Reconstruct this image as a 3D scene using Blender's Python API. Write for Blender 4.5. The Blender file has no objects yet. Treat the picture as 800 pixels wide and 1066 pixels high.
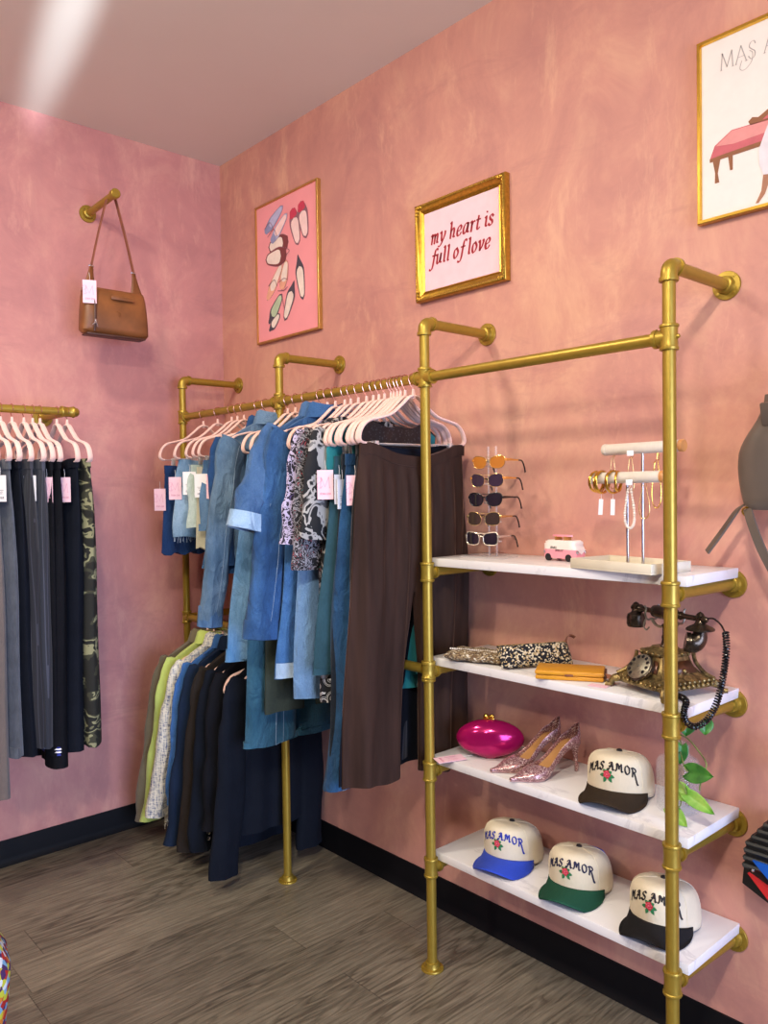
import bpy, bmesh, math, random
from math import sin, cos, pi, radians, sqrt, exp
from mathutils import Vector, Matrix, Euler
random.seed(7)
SC = bpy.context.scene
COL = SC.collection

# ------------------------------------------------------------------ materials
def lin(h):
    h = h.lstrip('#')
    out = []
    for k in (0, 2, 4):
        c = int(h[k:k+2], 16) / 255
        out.append(c / 12.92 if c <= .04045 else ((c + .055) / 1.055) ** 2.4)
    return (*out, 1)

class NT:
    def __init__(s, name):
        s.m = bpy.data.materials.new(name); s.m.use_nodes = True
        s.t = s.m.node_tree; s.n = s.t.nodes
        s.b = s.n['Principled BSDF']
        s.tc = None
    def node(s, typ, **kw):
        n = s.n.new(typ)
        for k, v in kw.items():
            if k.startswith('_'): setattr(n, k[1:], v)
            else:
                key = k.replace('__', ' ')
                n.inputs[key].default_value = v
        return n
    def link(s, a, b): s.t.links.new(a, b)
    def coord(s, scale=(1, 1, 1), rot=(0, 0, 0)):
        if s.tc is None: s.tc = s.n.new('ShaderNodeTexCoord')
        mp = s.n.new('ShaderNodeMapping')
        mp.inputs['Scale'].default_value = scale
        mp.inputs['Rotation'].default_value = rot
        s.link(s.tc.outputs['Object'], mp.inputs['Vector'])
        return mp.outputs['Vector']
    def noise(s, vec, scale, detail=3, rough=.5, dist=0):
        n = s.node('ShaderNodeTexNoise', Scale=scale, Detail=detail, Roughness=rough, Distortion=dist)
        s.link(vec, n.inputs['Vector']); return n.outputs['Fac']
    def ramp(s, fac, stops, const=False):
        r = s.n.new('ShaderNodeValToRGB')
        if const: r.color_ramp.interpolation = 'CONSTANT'
        e = r.color_ramp.elements
        while len(e) < len(stops): e.new(.5)
        for k, (p, c) in enumerate(stops):
            e[k].position = p; e[k].color = lin(c) if isinstance(c, str) else c
        s.link(fac, r.inputs['Fac']); return r.outputs['Color']
    def mix(s, fac, a, b, typ='MIX'):
        m = s.n.new('ShaderNodeMix'); m.data_type = 'RGBA'; m.blend_type = typ
        for sock, v in ((m.inputs[0], fac), (m.inputs[6], a), (m.inputs[7], b)):
            if hasattr(v, 'is_output'): s.link(v, sock)
            elif isinstance(v, str): sock.default_value = lin(v)
            else: sock.default_value = v
        return m.outputs[2]
    def math(s, op, a, b=0.0):
        m = s.n.new('ShaderNodeMath'); m.operation = op
        for sock, v in ((m.inputs[0], a), (m.inputs[1], b)):
            if hasattr(v, 'is_output'): s.link(v, sock)
            else: sock.default_value = v
        return m.outputs[0]
    def bump(s, fac, strength=.3, dist=.002):
        b = s.node('ShaderNodeBump', Strength=strength, Distance=dist)
        s.link(fac, b.inputs['Height']); s.link(b.outputs['Normal'], s.b.inputs['Normal'])
    def color(s, c):
        if isinstance(c, str): s.b.inputs['Base Color'].default_value = lin(c)
        else: s.link(c, s.b.inputs['Base Color'])
    def set(s, **kw):
        for k, v in kw.items(): s.b.inputs[k.replace('__', ' ')].default_value = v
        return s

def plain(name, c, rough=.6, metal=0, noise=.12, nscale=40, bump=0, **kw):
    t = NT(name); v = t.coord()
    f = t.noise(v, nscale, 3)
    dk = tuple(x * (1 - noise) for x in lin(c)[:3]) + (1,)
    lt = tuple(min(1, x * (1 + noise)) for x in lin(c)[:3]) + (1,)
    t.color(t.ramp(f, [(.3, dk), (.7, lt)]))
    t.set(Roughness=rough, Metallic=metal, **kw)
    if bump: t.bump(f, bump, .001)
    return t.m

def fabric(name, c, var=.2, rough=.9, sheen=.2, weave=900, bump=.25):
    t = NT(name); v = t.coord()
    f = t.noise(v, 14, 4, .6)
    g = t.noise(t.coord((1, 1, .35)), weave * .25, 2)
    dk = tuple(x * (1 - var) for x in lin(c)[:3]) + (1,)
    lt = tuple(min(1, x * (1 + var)) for x in lin(c)[:3]) + (1,)
    c1 = t.ramp(f, [(.3, dk), (.7, lt)])
    t.color(t.mix(.35, c1, t.ramp(g, [(.35, dk), (.65, lt)])))
    lum = sum(lin(c)[:3])
    t.set(Roughness=rough, Sheen__Weight=sheen if lum > .25 else 0.0)
    if lum < .25: t.set(Specular__IOR__Level=.15)
    cr = t.noise(t.coord((1, 1, .4)), 16, 3, .5, .8)
    t.bump(t.math('ADD', t.math('MULTIPLY', g, .12), cr), min(1, bump * 2), .008)
    return t.m

def denim(name, c, fade='#8fb4d6', amt=.35):
    t = NT(name); v = t.coord()
    f = t.noise(t.coord((1, 1, .45)), 9, 5, .6)
    g = t.noise(t.coord((1, 1, .12)), 420, 2)
    dk = tuple(x * .62 for x in lin(c)[:3]) + (1,)
    base = t.mix(t.math('MULTIPLY', g, .8), dk, c)
    sp = t.noise(v, 260, 2, .7)
    fac = t.math('MULTIPLY', t.ramp(f, [(.36, '#000000'), (.7, '#ffffff')]), min(1, amt * 1.6))
    col = t.mix(fac, base, fade)
    col = t.mix(t.math('MULTIPLY', t.ramp(sp, [(.45, '#000000'), (.7, '#ffffff')]), .4), col, dk)
    t.color(col)
    t.set(Roughness=.9, Sheen__Weight=.05, Specular__IOR__Level=.2)
    cr = t.noise(t.coord((1, 1, .5)), 20, 4, .55, 1.0)
    t.bump(t.math('ADD', t.math('MULTIPLY', g, .1), cr), .8, .022)
    return t.m

def pattern(name, stops, scale=40, kind='noise', stretch=(1, 1, 1), dist=1.5, rough=.85):
    t = NT(name); v = t.coord(stretch)
    if kind == 'noise': f = t.noise(v, scale, 2, .5, dist)
    elif kind == 'cells':
        n = t.node('ShaderNodeTexVoronoi', Scale=scale); t.link(v, n.inputs['Vector']); f = n.outputs['Distance']
    elif kind == 'rings':
        n = t.node('ShaderNodeTexVoronoi', Scale=scale); t.link(v, n.inputs['Vector'])
        f = t.math('FRACT', t.math('MULTIPLY', n.outputs['Distance'], 3.2))
    t.color(t.ramp(f, stops, const=True))
    t.set(Roughness=rough)
    return t.m

M = {}
M['gold_pipe'] = plain('gold_pipe', '#a68b35', .38, .6, .06, 60)
M['gold_frame'] = plain('gold_frame', '#b98f35', .33, .85, .2, 90, .15)
M['thin_gold'] = plain('thin_gold', '#c9a05a', .35, .8, .06)
M['bright_gold'] = plain('bright_gold', '#e0b44e', .2, 1, .06)
M['black_rubber'] = plain('black_rubber', '#07080d', .6, 0, .1, Specular__IOR__Level=.2)
M['hanger_pink'] = fabric('hanger_pink', '#ecc3b6', .06, .9, .5, 800, .1)
M['hanger_cream'] = fabric('hanger_cream', '#e9ddd0', .05, .9, .5, 800, .1)
M['rose_wire'] = plain('rose_wire', '#d9a08c', .25, .9, .05)
M['silver'] = plain('silver', '#c9c9cc', .22, .95, .05)
M['chrome_clip'] = plain('chrome_clip', '#d8d4d2', .25, .6, .05)
M['tag_pink'] = plain('tag_pink', '#f3c9d6', .6, 0, .02)
M['tag_white'] = plain('tag_white', '#f2eff0', .6, 0, .02)
M['tag_ink'] = plain('tag_ink', '#d58aa6', .6, 0, .05)
M['tag_lilac'] = plain('tag_lilac', '#e6aec4', .6, 0, .05)
M['tag_grey'] = plain('tag_grey', '#8d8b90', .6, 0, .05)
M['white_thread'] = plain('white_thread', '#e8e4e4', .7, 0, .03)
M['stitch'] = plain('stitch', '#b99a66', .8, 0, .05)
M['pale_stitch'] = plain('pale_stitch', '#8fa3b8', .8, 0, .05)
M['clear'] = NT('clear_acrylic').set(Roughness=.04, Alpha=.2).m; M['clear'].node_tree.nodes['Principled BSDF'].inputs['Base Color'].default_value = (.9, .88, .88, 1)
M['glass'] = NT('jar_glass').set(Roughness=.02, Alpha=.12).m; M['glass'].node_tree.nodes['Principled BSDF'].inputs['Base Color'].default_value = (.75, .78, .76, 1)

# wall paint: sponged salmon pink with brushy mauve and peach patches
def wall_mat(name, a, b, c, d):
    t = NT(name)
    v = t.coord()
    warp = t.noise(v, 1.7, 4, .6, .5)
    big = t.noise(t.coord((1, 1, .8), (.3, .2, .5)), .9, 5, .68, .5)
    mid = t.noise(t.coord((1, 1, .7), (.4, .5, .6)), 3.2, 6, .72, .5)
    fine = t.noise(v, 26, 4, .6)
    c1 = t.ramp(big, [(.34, a), (.5, b), (.68, c)])
    c2 = t.ramp(mid, [(.36, a), (.5, b), (.66, d)])
    col = t.mix(.5, c1, c2)
    col = t.mix(t.math('MULTIPLY', warp, .3), col, c)
    wisp = t.noise(t.coord((1, 1, .32), (.2, .75, .9)), 5.5, 6, .75, .3)
    col = t.mix(t.math('MULTIPLY', t.ramp(wisp, [(.56, '#000000'), (.74, '#ffffff')]), .75), col, d)
    wis2 = t.noise(t.coord((.35, .35, 1), (.9, -.6, .3)), 5, 6, .72, .4)
    col = t.mix(t.math('MULTIPLY', t.ramp(wis2, [(.55, '#000000'), (.72, '#ffffff')]), .6), col, a)
    t.color(col)
    t.set(Roughness=.62)
    t.bump(t.math('ADD', t.math('MULTIPLY', fine, .5), mid), .15, .004)
    return t.m
M['wall'] = wall_mat('pink_wall_paint', '#ac7470', '#c78c7e', '#d49b82', '#e2b192')
M['wall_l'] = wall_mat('pink_wall_paint_daylight_tint', '#a97070', '#c2837e', '#cf9384', '#dea893')  # same pink paint, with the daylight's mauve cast put into its colours
t = NT('ceiling_paint'); t.color(t.ramp(t.noise(t.coord(), 1.2, 3), [(.3, '#e4dcca'), (.7, '#eae3d2')])); t.set(Roughness=.7); M['ceiling'] = t.m

# floor: dark weathered oak planks running along y
def floor_mat():
    t = NT('oak_vinyl_planks')
    tc = t.n.new('ShaderNodeTexCoord'); t.tc = tc
    sep = t.n.new('ShaderNodeSeparateXYZ'); t.link(tc.outputs['Object'], sep.inputs[0])
    X, Y = sep.outputs[0], sep.outputs[1]
    px = t.math('DIVIDE', X, .19); ix = t.math('FLOOR', px)
    wn = t.n.new('ShaderNodeTexWhiteNoise'); wn.noise_dimensions = '1D'; t.link(ix, wn.inputs['W'])
    yy = t.math('ADD', t.math('DIVIDE', Y, 1.25), t.math('MULTIPLY', wn.outputs['Value'], 3.7)); iy = t.math('FLOOR', yy)
    wn2 = t.n.new('ShaderNodeTexWhiteNoise'); wn2.noise_dimensions = '2D'
    cb = t.n.new('ShaderNodeCombineXYZ'); t.link(ix, cb.inputs[0]); t.link(iy, cb.inputs[1]); t.link(cb.outputs[0], wn2.inputs['Vector'])
    # per-plank shifted coordinates
    cv = t.n.new('ShaderNodeCombineXYZ')
    t.link(t.math('ADD', X, t.math('MULTIPLY', wn2.outputs['Value'], 17.0)), cv.inputs[0])
    t.link(t.math('ADD', Y, t.math('MULTIPLY', wn2.outputs['Value'], 9.0)), cv.inputs[1])
    mp = t.n.new('ShaderNodeMapping'); mp.inputs['Scale'].default_value = (1, .11, 1); t.link(cv.outputs[0], mp.inputs['Vector'])
    broad = t.node('ShaderNodeTexNoise', Scale=6.0, Detail=4.0, Roughness=.55, Distortion=.15); t.link(mp.outputs[0], broad.inputs['Vector'])
    rings = t.math('FRACT', t.math('MULTIPLY', broad.outputs['Fac'], 17.0))
    rings = t.ramp(rings, [(0, '#000000'), (.16, '#9a9a9a'), (.45, '#ffffff'), (.9, '#c0c0c0'), (1, '#000000')])
    mp2 = t.n.new('ShaderNodeMapping'); mp2.inputs['Scale'].default_value = (1, .05, 1); t.link(cv.outputs[0], mp2.inputs['Vector'])
    fib = t.node('ShaderNodeTexNoise', Scale=130.0, Detail=3.0, Roughness=.6); t.link(mp2.outputs[0], fib.inputs['Vector'])
    zone = t.node('ShaderNodeTexNoise', Scale=3.2, Detail=2.0, Roughness=.5); t.link(mp.outputs[0], zone.inputs['Vector'])
    zf = t.ramp(zone.outputs['Fac'], [(.42, '#707070'), (.6, '#ffffff')])
    base = t.ramp(fib.outputs['Fac'], [(.3, '#625a4c'), (.7, '#8b8270')])
    col = t.mix(t.math('MULTIPLY', t.math('MULTIPLY', t.math('SUBTRACT', 1.0, rings), zf), .72), base, '#3a3229')
    tone = t.math('ADD', .86, t.math('MULTIPLY', wn2.outputs['Value'], .24))
    hsv = t.n.new('ShaderNodeHueSaturation'); t.link(tone, hsv.inputs['Value']); t.link(col, hsv.inputs['Color'])
    fx = t.math('FRACT', px); fy = t.math('FRACT', yy)
    gx = t.math('LESS_THAN', fx, .012); gy = t.math('LESS_THAN', fy, .0025)
    g = t.math('MAXIMUM', gx, gy)
    t.color(t.mix(t.math('MULTIPLY', g, .5), hsv.outputs['Color'], '#241e1a'))
    t.set(Roughness=.42)
    t.bump(t.math('ADD', rings, t.math('MULTIPLY', fib.outputs['Fac'], .6)), .18, .002)
    return t.m
M['floor'] = floor_mat()

def marble():
    t = NT('white_marble_laminate'); v = t.coord((1, 2.2, 1), (0, 0, .5))
    f = t.noise(v, 4.5, 7, .62, 1.6)
    t.color(t.ramp(f, [(.35, '#e6e4e4'), (.56, '#e4e2e3'), (.62, '#cfcdd0'), (.66, '#e5e3e4')]))
    t.set(Roughness=.35); return t.m
M['marble'] = marble()

# ------------------------------------------------------------------ mesh builder
class MB:
    def __init__(s): s.v = []; s.f = []; s.mi = []; s.sm = []; s.cur = 0
    def add(s, verts, faces, smooth=True, mat=None):
        o = len(s.v); s.v += [tuple(p) for p in verts]
        for f in faces:
            s.f.append([i + o for i in f]); s.mi.append(s.cur if mat is None else mat); s.sm.append(smooth)
    def xform(s, mtx, start=0):
        for i in range(start, len(s.v)): s.v[i] = tuple(mtx @ Vector(s.v[i]))
        return s
    def box(s, c, d, bev=0.0, rot=None, smooth=False, seg=2):
        bm = bmesh.new(); bmesh.ops.create_cube(bm, size=1)
        for v in bm.verts: v.co = Vector((v.co.x * d[0], v.co.y * d[1], v.co.z * d[2]))
        if bev: bmesh.ops.bevel(bm, geom=bm.edges[:], offset=bev, segments=seg, affect='EDGES', profile=.5)
        m = Matrix.Translation(c) @ (rot.to_matrix().to_4x4() if rot else Matrix())
        bm.verts.index_update()
        s.add([m @ v.co for v in bm.verts], [[v.index for v in f.verts] for f in bm.faces], smooth or bev > 0)
        bm.free(); return s
    def tube(s, pts, r, n=10, closed=False, flat=(1, 1), cap=True, up=None):
        P = [Vector(p) for p in pts]; k = len(P)
        R = r if isinstance(r, (list, tuple)) else [r] * k
        vs = []; T = []
        for i in range(k):
            a = P[i - 1] if (i or closed) else P[i]; b = P[(i + 1) % k] if (i < k - 1 or closed) else P[i]
            d = (b - a); T.append(d.normalized() if d.length > 1e-9 else Vector((0, 0, 1)))
        ref = Vector(up) if up else (Vector((0, 0, 1)) if abs(T[0].z) < .9 else Vector((1, 0, 0)))
        u = T[0].cross(ref).normalized()
        for i in range(k):
            u = (u - T[i] * u.dot(T[i]))
            u = u.normalized() if u.length > 1e-6 else T[i].orthogonal().normalized()
            w = T[i].cross(u)
            for j in range(n):
                a = 2 * pi * j / n
                vs.append(P[i] + u * (cos(a) * R[i] * flat[0]) + w * (sin(a) * R[i] * flat[1]))
        fs = []
        m = k if closed else k - 1
        for i in range(m):
            for j in range(n):
                a = i * n + j; b = i * n + (j + 1) % n; c = ((i + 1) % k) * n + (j + 1) % n; d = ((i + 1) % k) * n + j
                fs.append([a, b, c, d])
        if cap and not closed:
            fs.append(list(range(n))[::-1]); fs.append([(k - 1) * n + j for j in range(n)])
        s.add(vs, fs); return s
    def lathe(s, prof, n=20, mtx=None, cap=True):
        vs = []; fs = []
        for (r, z) in prof:
            for j in range(n):
                a = 2 * pi * j / n; vs.append(Vector((r * cos(a), r * sin(a), z)))
        for i in range(len(prof) - 1):
            for j in range(n):
                fs.append([i * n + j, i * n + (j + 1) % n, (i + 1) * n + (j + 1) % n, (i + 1) * n + j])
        if cap: fs.append(list(range(n))[::-1]); fs.append([(len(prof) - 1) * n + j for j in range(n)])
        if mtx is not None: vs = [mtx @ v for v in vs]
        s.add(vs, fs); return s
    def ball(s, c, r, n=12, m=8, sc=(1, 1, 1)):
        return s.lathe([(max(1e-4, r * sin(pi * i / m)), -r * cos(pi * i / m)) for i in range(m + 1)], n,
                       Matrix.Translation(c) @ Matrix.Diagonal((*sc, 1)))
    def grid(s, nu, nv, fn, smooth=True, both=0.0):
        vs = [fn(i / nu, j / nv) for j in range(nv + 1) for i in range(nu + 1)]
        fs = [[j * (nu + 1) + i, j * (nu + 1) + i + 1, (j + 1) * (nu + 1) + i + 1, (j + 1) * (nu + 1) + i] for j in range(nv) for i in range(nu)]
        s.add(vs, fs, smooth); return s
    def poly(s, pts, smooth=False):
        s.add(pts, [list(range(len(pts)))], smooth); return s
    def prism(s, pts2, z0, z1, mtx=None):
        n = len(pts2)
        vs = [Vector((x, y, z0)) for x, y in pts2] + [Vector((x, y, z1)) for x, y in pts2]
        if mtx is not None: vs = [mtx @ v for v in vs]
        s.add(vs, [list(range(n))[::-1], list(range(n, 2 * n))] + [[i, (i + 1) % n, n + (i + 1) % n, n + i] for i in range(n)], False)
        return s
    def build(s, name, mats, parent=None, loc=None, rot=None, thick=0):
        me = bpy.data.meshes.new(name); me.from_pydata(s.v, [], s.f)
        if not isinstance(mats, (list, tuple)): mats = [mats]
        for m in mats: me.materials.append(M[m] if isinstance(m, str) else m)
        me.polygons.foreach_set('material_index', s.mi); me.polygons.foreach_set('use_smooth', s.sm)
        me.update()
        bm = bmesh.new(); bm.from_mesh(me); bmesh.ops.recalc_face_normals(bm, faces=bm.faces); bm.to_mesh(me); bm.free()
        try: me.set_sharp_from_angle(angle=radians(42))
        except Exception: pass
        o = bpy.data.objects.new(name, me); COL.objects.link(o)
        if parent is not None: o.parent = parent
        if loc is not None: o.location = loc
        if rot is not None: o.rotation_euler = rot
        if thick:
            md = o.modifiers.new('thickness', 'SOLIDIFY'); md.thickness = thick; md.offset = 0
        return o

def thing(name, label, cat, loc=(0, 0, 0), rz=0.0, group=None, rot=None):
    o = bpy.data.objects.new(name, None); o.empty_display_size = .05; COL.objects.link(o)
    o.location = loc; o.rotation_euler = rot if rot else (0, 0, rz)
    o['label'] = label; o['category'] = cat
    if group: o['group'] = group
    return o
def tag(o, label, cat, group=None):
    o['label'] = label; o['category'] = cat
    if group: o['group'] = group
    return o
def struct(o): o['kind'] = 'structure'; return o
def share(src, parent, loc=(0, 0, 0), rot=(0, 0, 0)):
    c = src.copy(); COL.objects.link(c); c.parent = parent; c.location = loc; c.rotation_euler = rot
    for ch in list(src.children):
        d = ch.copy(); COL.objects.link(d); d.parent = c
    return c
def smooth(pts, n=6, closed=False):
    P = [Vector(p) for p in pts]; k = len(P); out = []
    if k < 3: return P
    rng = range(k if closed else k - 1)
    for i in rng:
        p0 = P[i - 1] if (i or closed) else P[0]; p1 = P[i]; p2 = P[(i + 1) % k]; p3 = P[(i + 2) % k] if (closed or i + 2 < k) else P[-1]
        for j in range(n):
            t = j / n
            out.append(.5 * ((2 * p1) + (p2 - p0) * t + (2 * p0 - 5 * p1 + 4 * p2 - p3) * t * t + (3 * p1 - p0 - 3 * p2 + p3) * t ** 3))
    if not closed: out.append(P[-1])
    return out
def sstep(a, b, x):
    t = min(1, max(0, (x - a) / (b - a))); return t * t * (3 - 2 * t)

# ------------------------------------------------------------------ lettering (broad-nib strokes)
UP = {
 'M': (1.0, [[(.0,.02),(.12,.1),(.17,.5),(.12,.9),(.2,.98)], [(.2,.95),(.36,.75),(.44,.3)], [(.44,.3),(.55,.72),(.7,.98)], [(.7,.98),(.72,.5),(.76,.06),(.9,.1)]]),
 'A': (.82, [[(-.02,.1),(.1,.0),(.24,.35),(.42,1.0)], [(.42,1.0),(.56,.45),(.62,.04),(.76,.08)], [(.14,.42),(.56,.44)], [(.1,.78),(.22,.98),(.44,1.0)]]),
 'S': (.62, [[(.5,.82),(.38,1.),(.16,.92),(.12,.68),(.3,.5),(.46,.3),(.38,.05),(.16,.0),(.02,.18)]]),
 'O': (.72, [[(.32,1),(.1,.8),(.05,.4),(.2,.03),(.42,.05),(.58,.35),(.54,.8),(.32,1)]]),
 'R': (.95, [[(.12,-.02),(.16,.5),(.12,.95)], [(-.04,.85),(.18,1.0),(.44,.97),(.54,.75),(.42,.55),(.15,.5)], [(.3,.52),(.46,.2),(.6,-.2),(.74,-.5),(.86,-.48)]]),
}
SERIF = {
 'M': (1.05, [[(.02,.0),(.14,0)], [(.08,0),(.16,.98)], [(.16,.98),(.5,.1)], [(.5,.1),(.84,.98)], [(.84,.98),(.92,0)], [(.84,0),(1.0,0)]]),
 'A': (.9, [[(.0,0),(.14,0)], [(.06,0),(.42,1)], [(.42,1),(.8,0)], [(.7,0),(.9,0)], [(.2,.36),(.64,.36)]]),
 'S': (.6, [[(.5,.8),(.4,.98),(.18,.95),(.08,.74),(.24,.55),(.46,.36),(.44,.08),(.22,-.02),(.02,.2)]]),
 'O': (.95, [[(.45,1),(.12,.82),(.04,.45),(.2,.08),(.45,0),(.74,.1),(.88,.5),(.76,.86),(.45,1)]]),
 'R': (.8, [[(.1,0),(.1,1)], [(.0,1),(.4,1),(.56,.78),(.4,.52),(.1,.5)], [(.3,.5),(.7,0)], [(.02,0),(.2,0)]]),
}
LOW = {
 'm': (.66, [[(0,.42),(.08,.5),(.1,.3),(.09,0)], [(.1,.3),(.2,.47),(.28,.44),(.3,.3),(.29,0)], [(.3,.3),(.4,.47),(.48,.44),(.5,.3),(.49,.06),(.58,.03)]]),
 'y': (.46, [[(0,.44),(.07,.5),(.11,.4),(.14,.12),(.2,.02)], [(.37,.48),(.36,.3),(.24,.04),(.08,-.2),(-.06,-.2)]]),
 'h': (.5, [[(.0,.76),(.08,.8),(.1,.4),(.1,0)], [(.1,.28),(.22,.47),(.31,.44),(.34,.3),(.32,.06),(.42,.03)]]),
 'e': (.42, [[(.05,.22),(.26,.28),(.32,.41),(.22,.5),(.09,.4),(.04,.2),(.1,.03),(.24,.02),(.34,.13)]]),
 'a': (.49, [[(.33,.46),(.2,.5),(.07,.36),(.04,.12),(.14,.01),(.26,.13),(.34,.42)], [(.36,.5),(.34,.25),(.34,.08),(.43,.04)]]),
 'r': (.37, [[(0,.44),(.07,.5),(.1,.3),(.09,0)], [(.1,.28),(.2,.46),(.3,.46)]]),
 't': (.34, [[(.13,.66),(.1,.3),(.1,.08),(.17,.01),(.28,.08)], [(0,.48),(.28,.48)]]),
 'i': (.24, [[(0,.44),(.08,.5),(.09,.3),(.09,.07),(.18,.03)], [(.095,.69),(.1,.72)]]),
 's': (.36, [[(.28,.41),(.18,.5),(.07,.43),(.1,.3),(.23,.2),(.25,.07),(.13,0),(0,.09)]]),
 'f': (.34, [[(.44,.74),(.34,.8),(.25,.7),(.2,.3),(.15,-.1),(.05,-.24),(-.08,-.2)], [(.06,.48),(.36,.48)]]),
 'u': (.5, [[(0,.44),(.07,.5),(.09,.3),(.09,.1),(.17,.01),(.28,.14),(.34,.46)], [(.35,.5),(.34,.25),(.34,.08),(.43,.04)]]),
 'l': (.25, [[(.0,.76),(.08,.8),(.1,.5),(.1,.07),(.18,.03)]]),
 'o': (.42, [[(.2,.5),(.07,.4),(.04,.18),(.13,.01),(.27,.09),(.33,.3),(.2,.5)]]),
 'v': (.42, [[(0,.44),(.07,.5),(.11,.3),(.13,.02)], [(.13,.02),(.26,.18),(.34,.42),(.3,.5)]]),
 ' ': (.24, []),
}
def strokes(text, font, slant=0.0, gap=.06):
    out = []; x = 0
    for ch in text:
        if ch == ' ': x += .42 if font is not LOW else .22; continue
        w, ss = font[ch]
        for st in ss: out.append([(x + px + slant * py, py) for px, py in st])
        x += w + gap
    return out, x
def ribbon(mb, pts, mapf, nib=(.1, .03, .6), sm=5):
    """one pen stroke as a strip; mapf maps (x, y) in letter units to 3-D"""
    P = smooth([(p[0], p[1], 0) for p in pts], sm) if len(pts) > 2 else [Vector((p[0], p[1], 0)) for p in pts]
    a, b, ang = nib; vs = []; k = len(P)
    for i in range(k):
        d = (P[min(k - 1, i + 1)] - P[max(0, i - 1)]); d.normalize()
        nx, ny = -d.y, d.x
        h = .5 * sqrt((a * (nx * cos(ang) + ny * sin(ang))) ** 2 + (b * (-nx * sin(ang) + ny * cos(ang))) ** 2)
        e = -b * .5 if i == 0 else (b * .5 if i == k - 1 else 0)
        q = P[i] + d * e
        vs.append(mapf(q.x + nx * h, q.y + ny * h)); vs.append(mapf(q.x - nx * h, q.y - ny * h))
    mb.add(vs, [[2 * i, 2 * i + 1, 2 * i + 3, 2 * i + 2] for i in range(k - 1)], False)

# ------------------------------------------------------------------ camera
def camera():
    cx, cy, yaw, pitch, roll, f = 3.4507, -2.05267, 2.40992, -0.02469, -0.01419, 832.27
    fwd = Vector((cos(yaw) * cos(pitch), sin(yaw) * cos(pitch), sin(pitch)))
    right = Vector((sin(yaw), -cos(yaw), 0)); up = right.cross(fwd)
    c, s = cos(roll), sin(roll)
    r2 = c * right + s * up; u2 = -s * right + c * up
    cam = bpy.data.cameras.new('camera'); o = bpy.data.objects.new('camera', cam); COL.objects.link(o)
    m = Matrix((r2, u2, -fwd)).transposed().to_4x4(); m.translation = Vector((cx, cy, 1.5))
    o.matrix_world = m
    cam.sensor_fit = 'HORIZONTAL'; cam.sensor_width = 36; cam.lens = 36 * f / 800; cam.clip_start = .02
    SC.camera = o
camera()

# ------------------------------------------------------------------ room shell
RX, RY, RZ = 5.8, -4.6, 3.1
def slab(name, c, d, mat): return struct(MB().box(c, d).build(name, mat))
slab('floor', (RX / 2, RY / 2, -.05), (RX + .2, -RY + .2, .1), 'floor')
slab('ceiling', (RX / 2, RY / 2, RZ + .05), (RX + .2, -RY + .2, .1), 'ceiling')
slab('wall_right', (RX / 2, .05, RZ / 2), (RX + .2, .1, RZ), 'wall')
slab('wall_left', (-.05, RY / 2, RZ / 2), (.1, -RY, RZ), 'wall_l')
M['bounce_cut_paint'] = plain('bounce_cut_dark_mauve', '#6a5250', .7)  # dark tone made up for the unseen walls, to weaken bounce light
slab('wall_back', (RX / 2, RY - .05, RZ / 2), (RX + .2, .1, RZ), 'bounce_cut_paint')
# shop-front wall with a wide glazed opening
wf = MB()
wf.box((RX + .05, -.25, RZ / 2), (.1, .5, RZ)); wf.box((RX + .05, -3.7, RZ / 2), (.1, 1.8, RZ))
wf.box((RX + .05, -1.65, 2.65), (.1, 2.3, .9)); wf.box((RX + .05, -1.65, .05), (.1, 2.3, .1))
struct(wf.build('wall_front', 'bounce_cut_paint'))
wn = MB()
for y in (-.53, -1.65, -2.77): wn.box((RX + .05, y, 1.15), (.06, .06, 2.1), .005)
for z in (.13, 2.17): wn.box((RX + .05, -1.65, z), (.058, 2.3, .06), .005)
struct(wn.build('window_1', 'black_rubber'))
def base_profile(pts_dir, length): pass
def baseboard(name, a, b, nrm):
    # rubber cove base: thin upright, a small curved toe
    prof = [(0, .103), (.006, .103), (.007, .1), (.007, .03), (.009, .018), (.016, .007), (.022, 0), (0, 0)]
    A, B, N = Vector(a), Vector(b), Vector(nrm); mb = MB(); n = len(prof)
    vs = [A + N * p + Vector((0, 0, z)) for p, z in prof] + [B + N * p + Vector((0, 0, z)) for p, z in prof]
    mb.add(vs, [[i, (i + 1) % n, n + (i + 1) % n, n + i] for i in range(n)] + [list(range(n)), list(range(n, 2 * n))[::-1]], False)
    return struct(mb.build(name, 'black_rubber'))
baseboard('baseboard_right', (0, -.0005, 0.0005), (RX, -.0005, .0005), (0, -1, 0))
baseboard('baseboard_left', (.0005, -.024, .0005), (.0005, RY, .0005), (1, 0, 0))

# ------------------------------------------------------------------ pipe rack
PR = .0155
def pipe(mb, a, b, r=PR, n=16): mb.tube([a, b], r, n)
def flange_bm(mb, c, nrm, r=.037):
    q = Vector(nrm).to_track_quat('Z', 'Y').to_matrix().to_4x4()
    m = Matrix.Translation(c) @ q
    mb.lathe([(r, .0005), (r, .005), (r * .97, .0065), (.024, .0075), (.022, .012), (.021, .022), (.0185, .0235)], 24, m)
    for k in range(4):
        a = pi / 4 + k * pi / 2
        mb.lathe([(.0045, .0066), (.0045, .0085), (.002, .009)], 8, m @ Matrix.Translation((r * .8 * cos(a), r * .8 * sin(a), 0)))
def collar(mb, c, axis, half=.028):
    q = Vector(axis).to_track_quat('Z', 'Y').to_matrix().to_4x4()
    mb.lathe([(PR, -half), (.0215, -half), (.0225, -half + .002), (.0225, -half + .006), (.0205, -half + .008), (.0195, 0), (.0205, half - .008), (.0225, half - .006), (.0225, half - .002), (.0215, half), (PR, half)], 20, Matrix.Translation(c) @ q)
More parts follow.
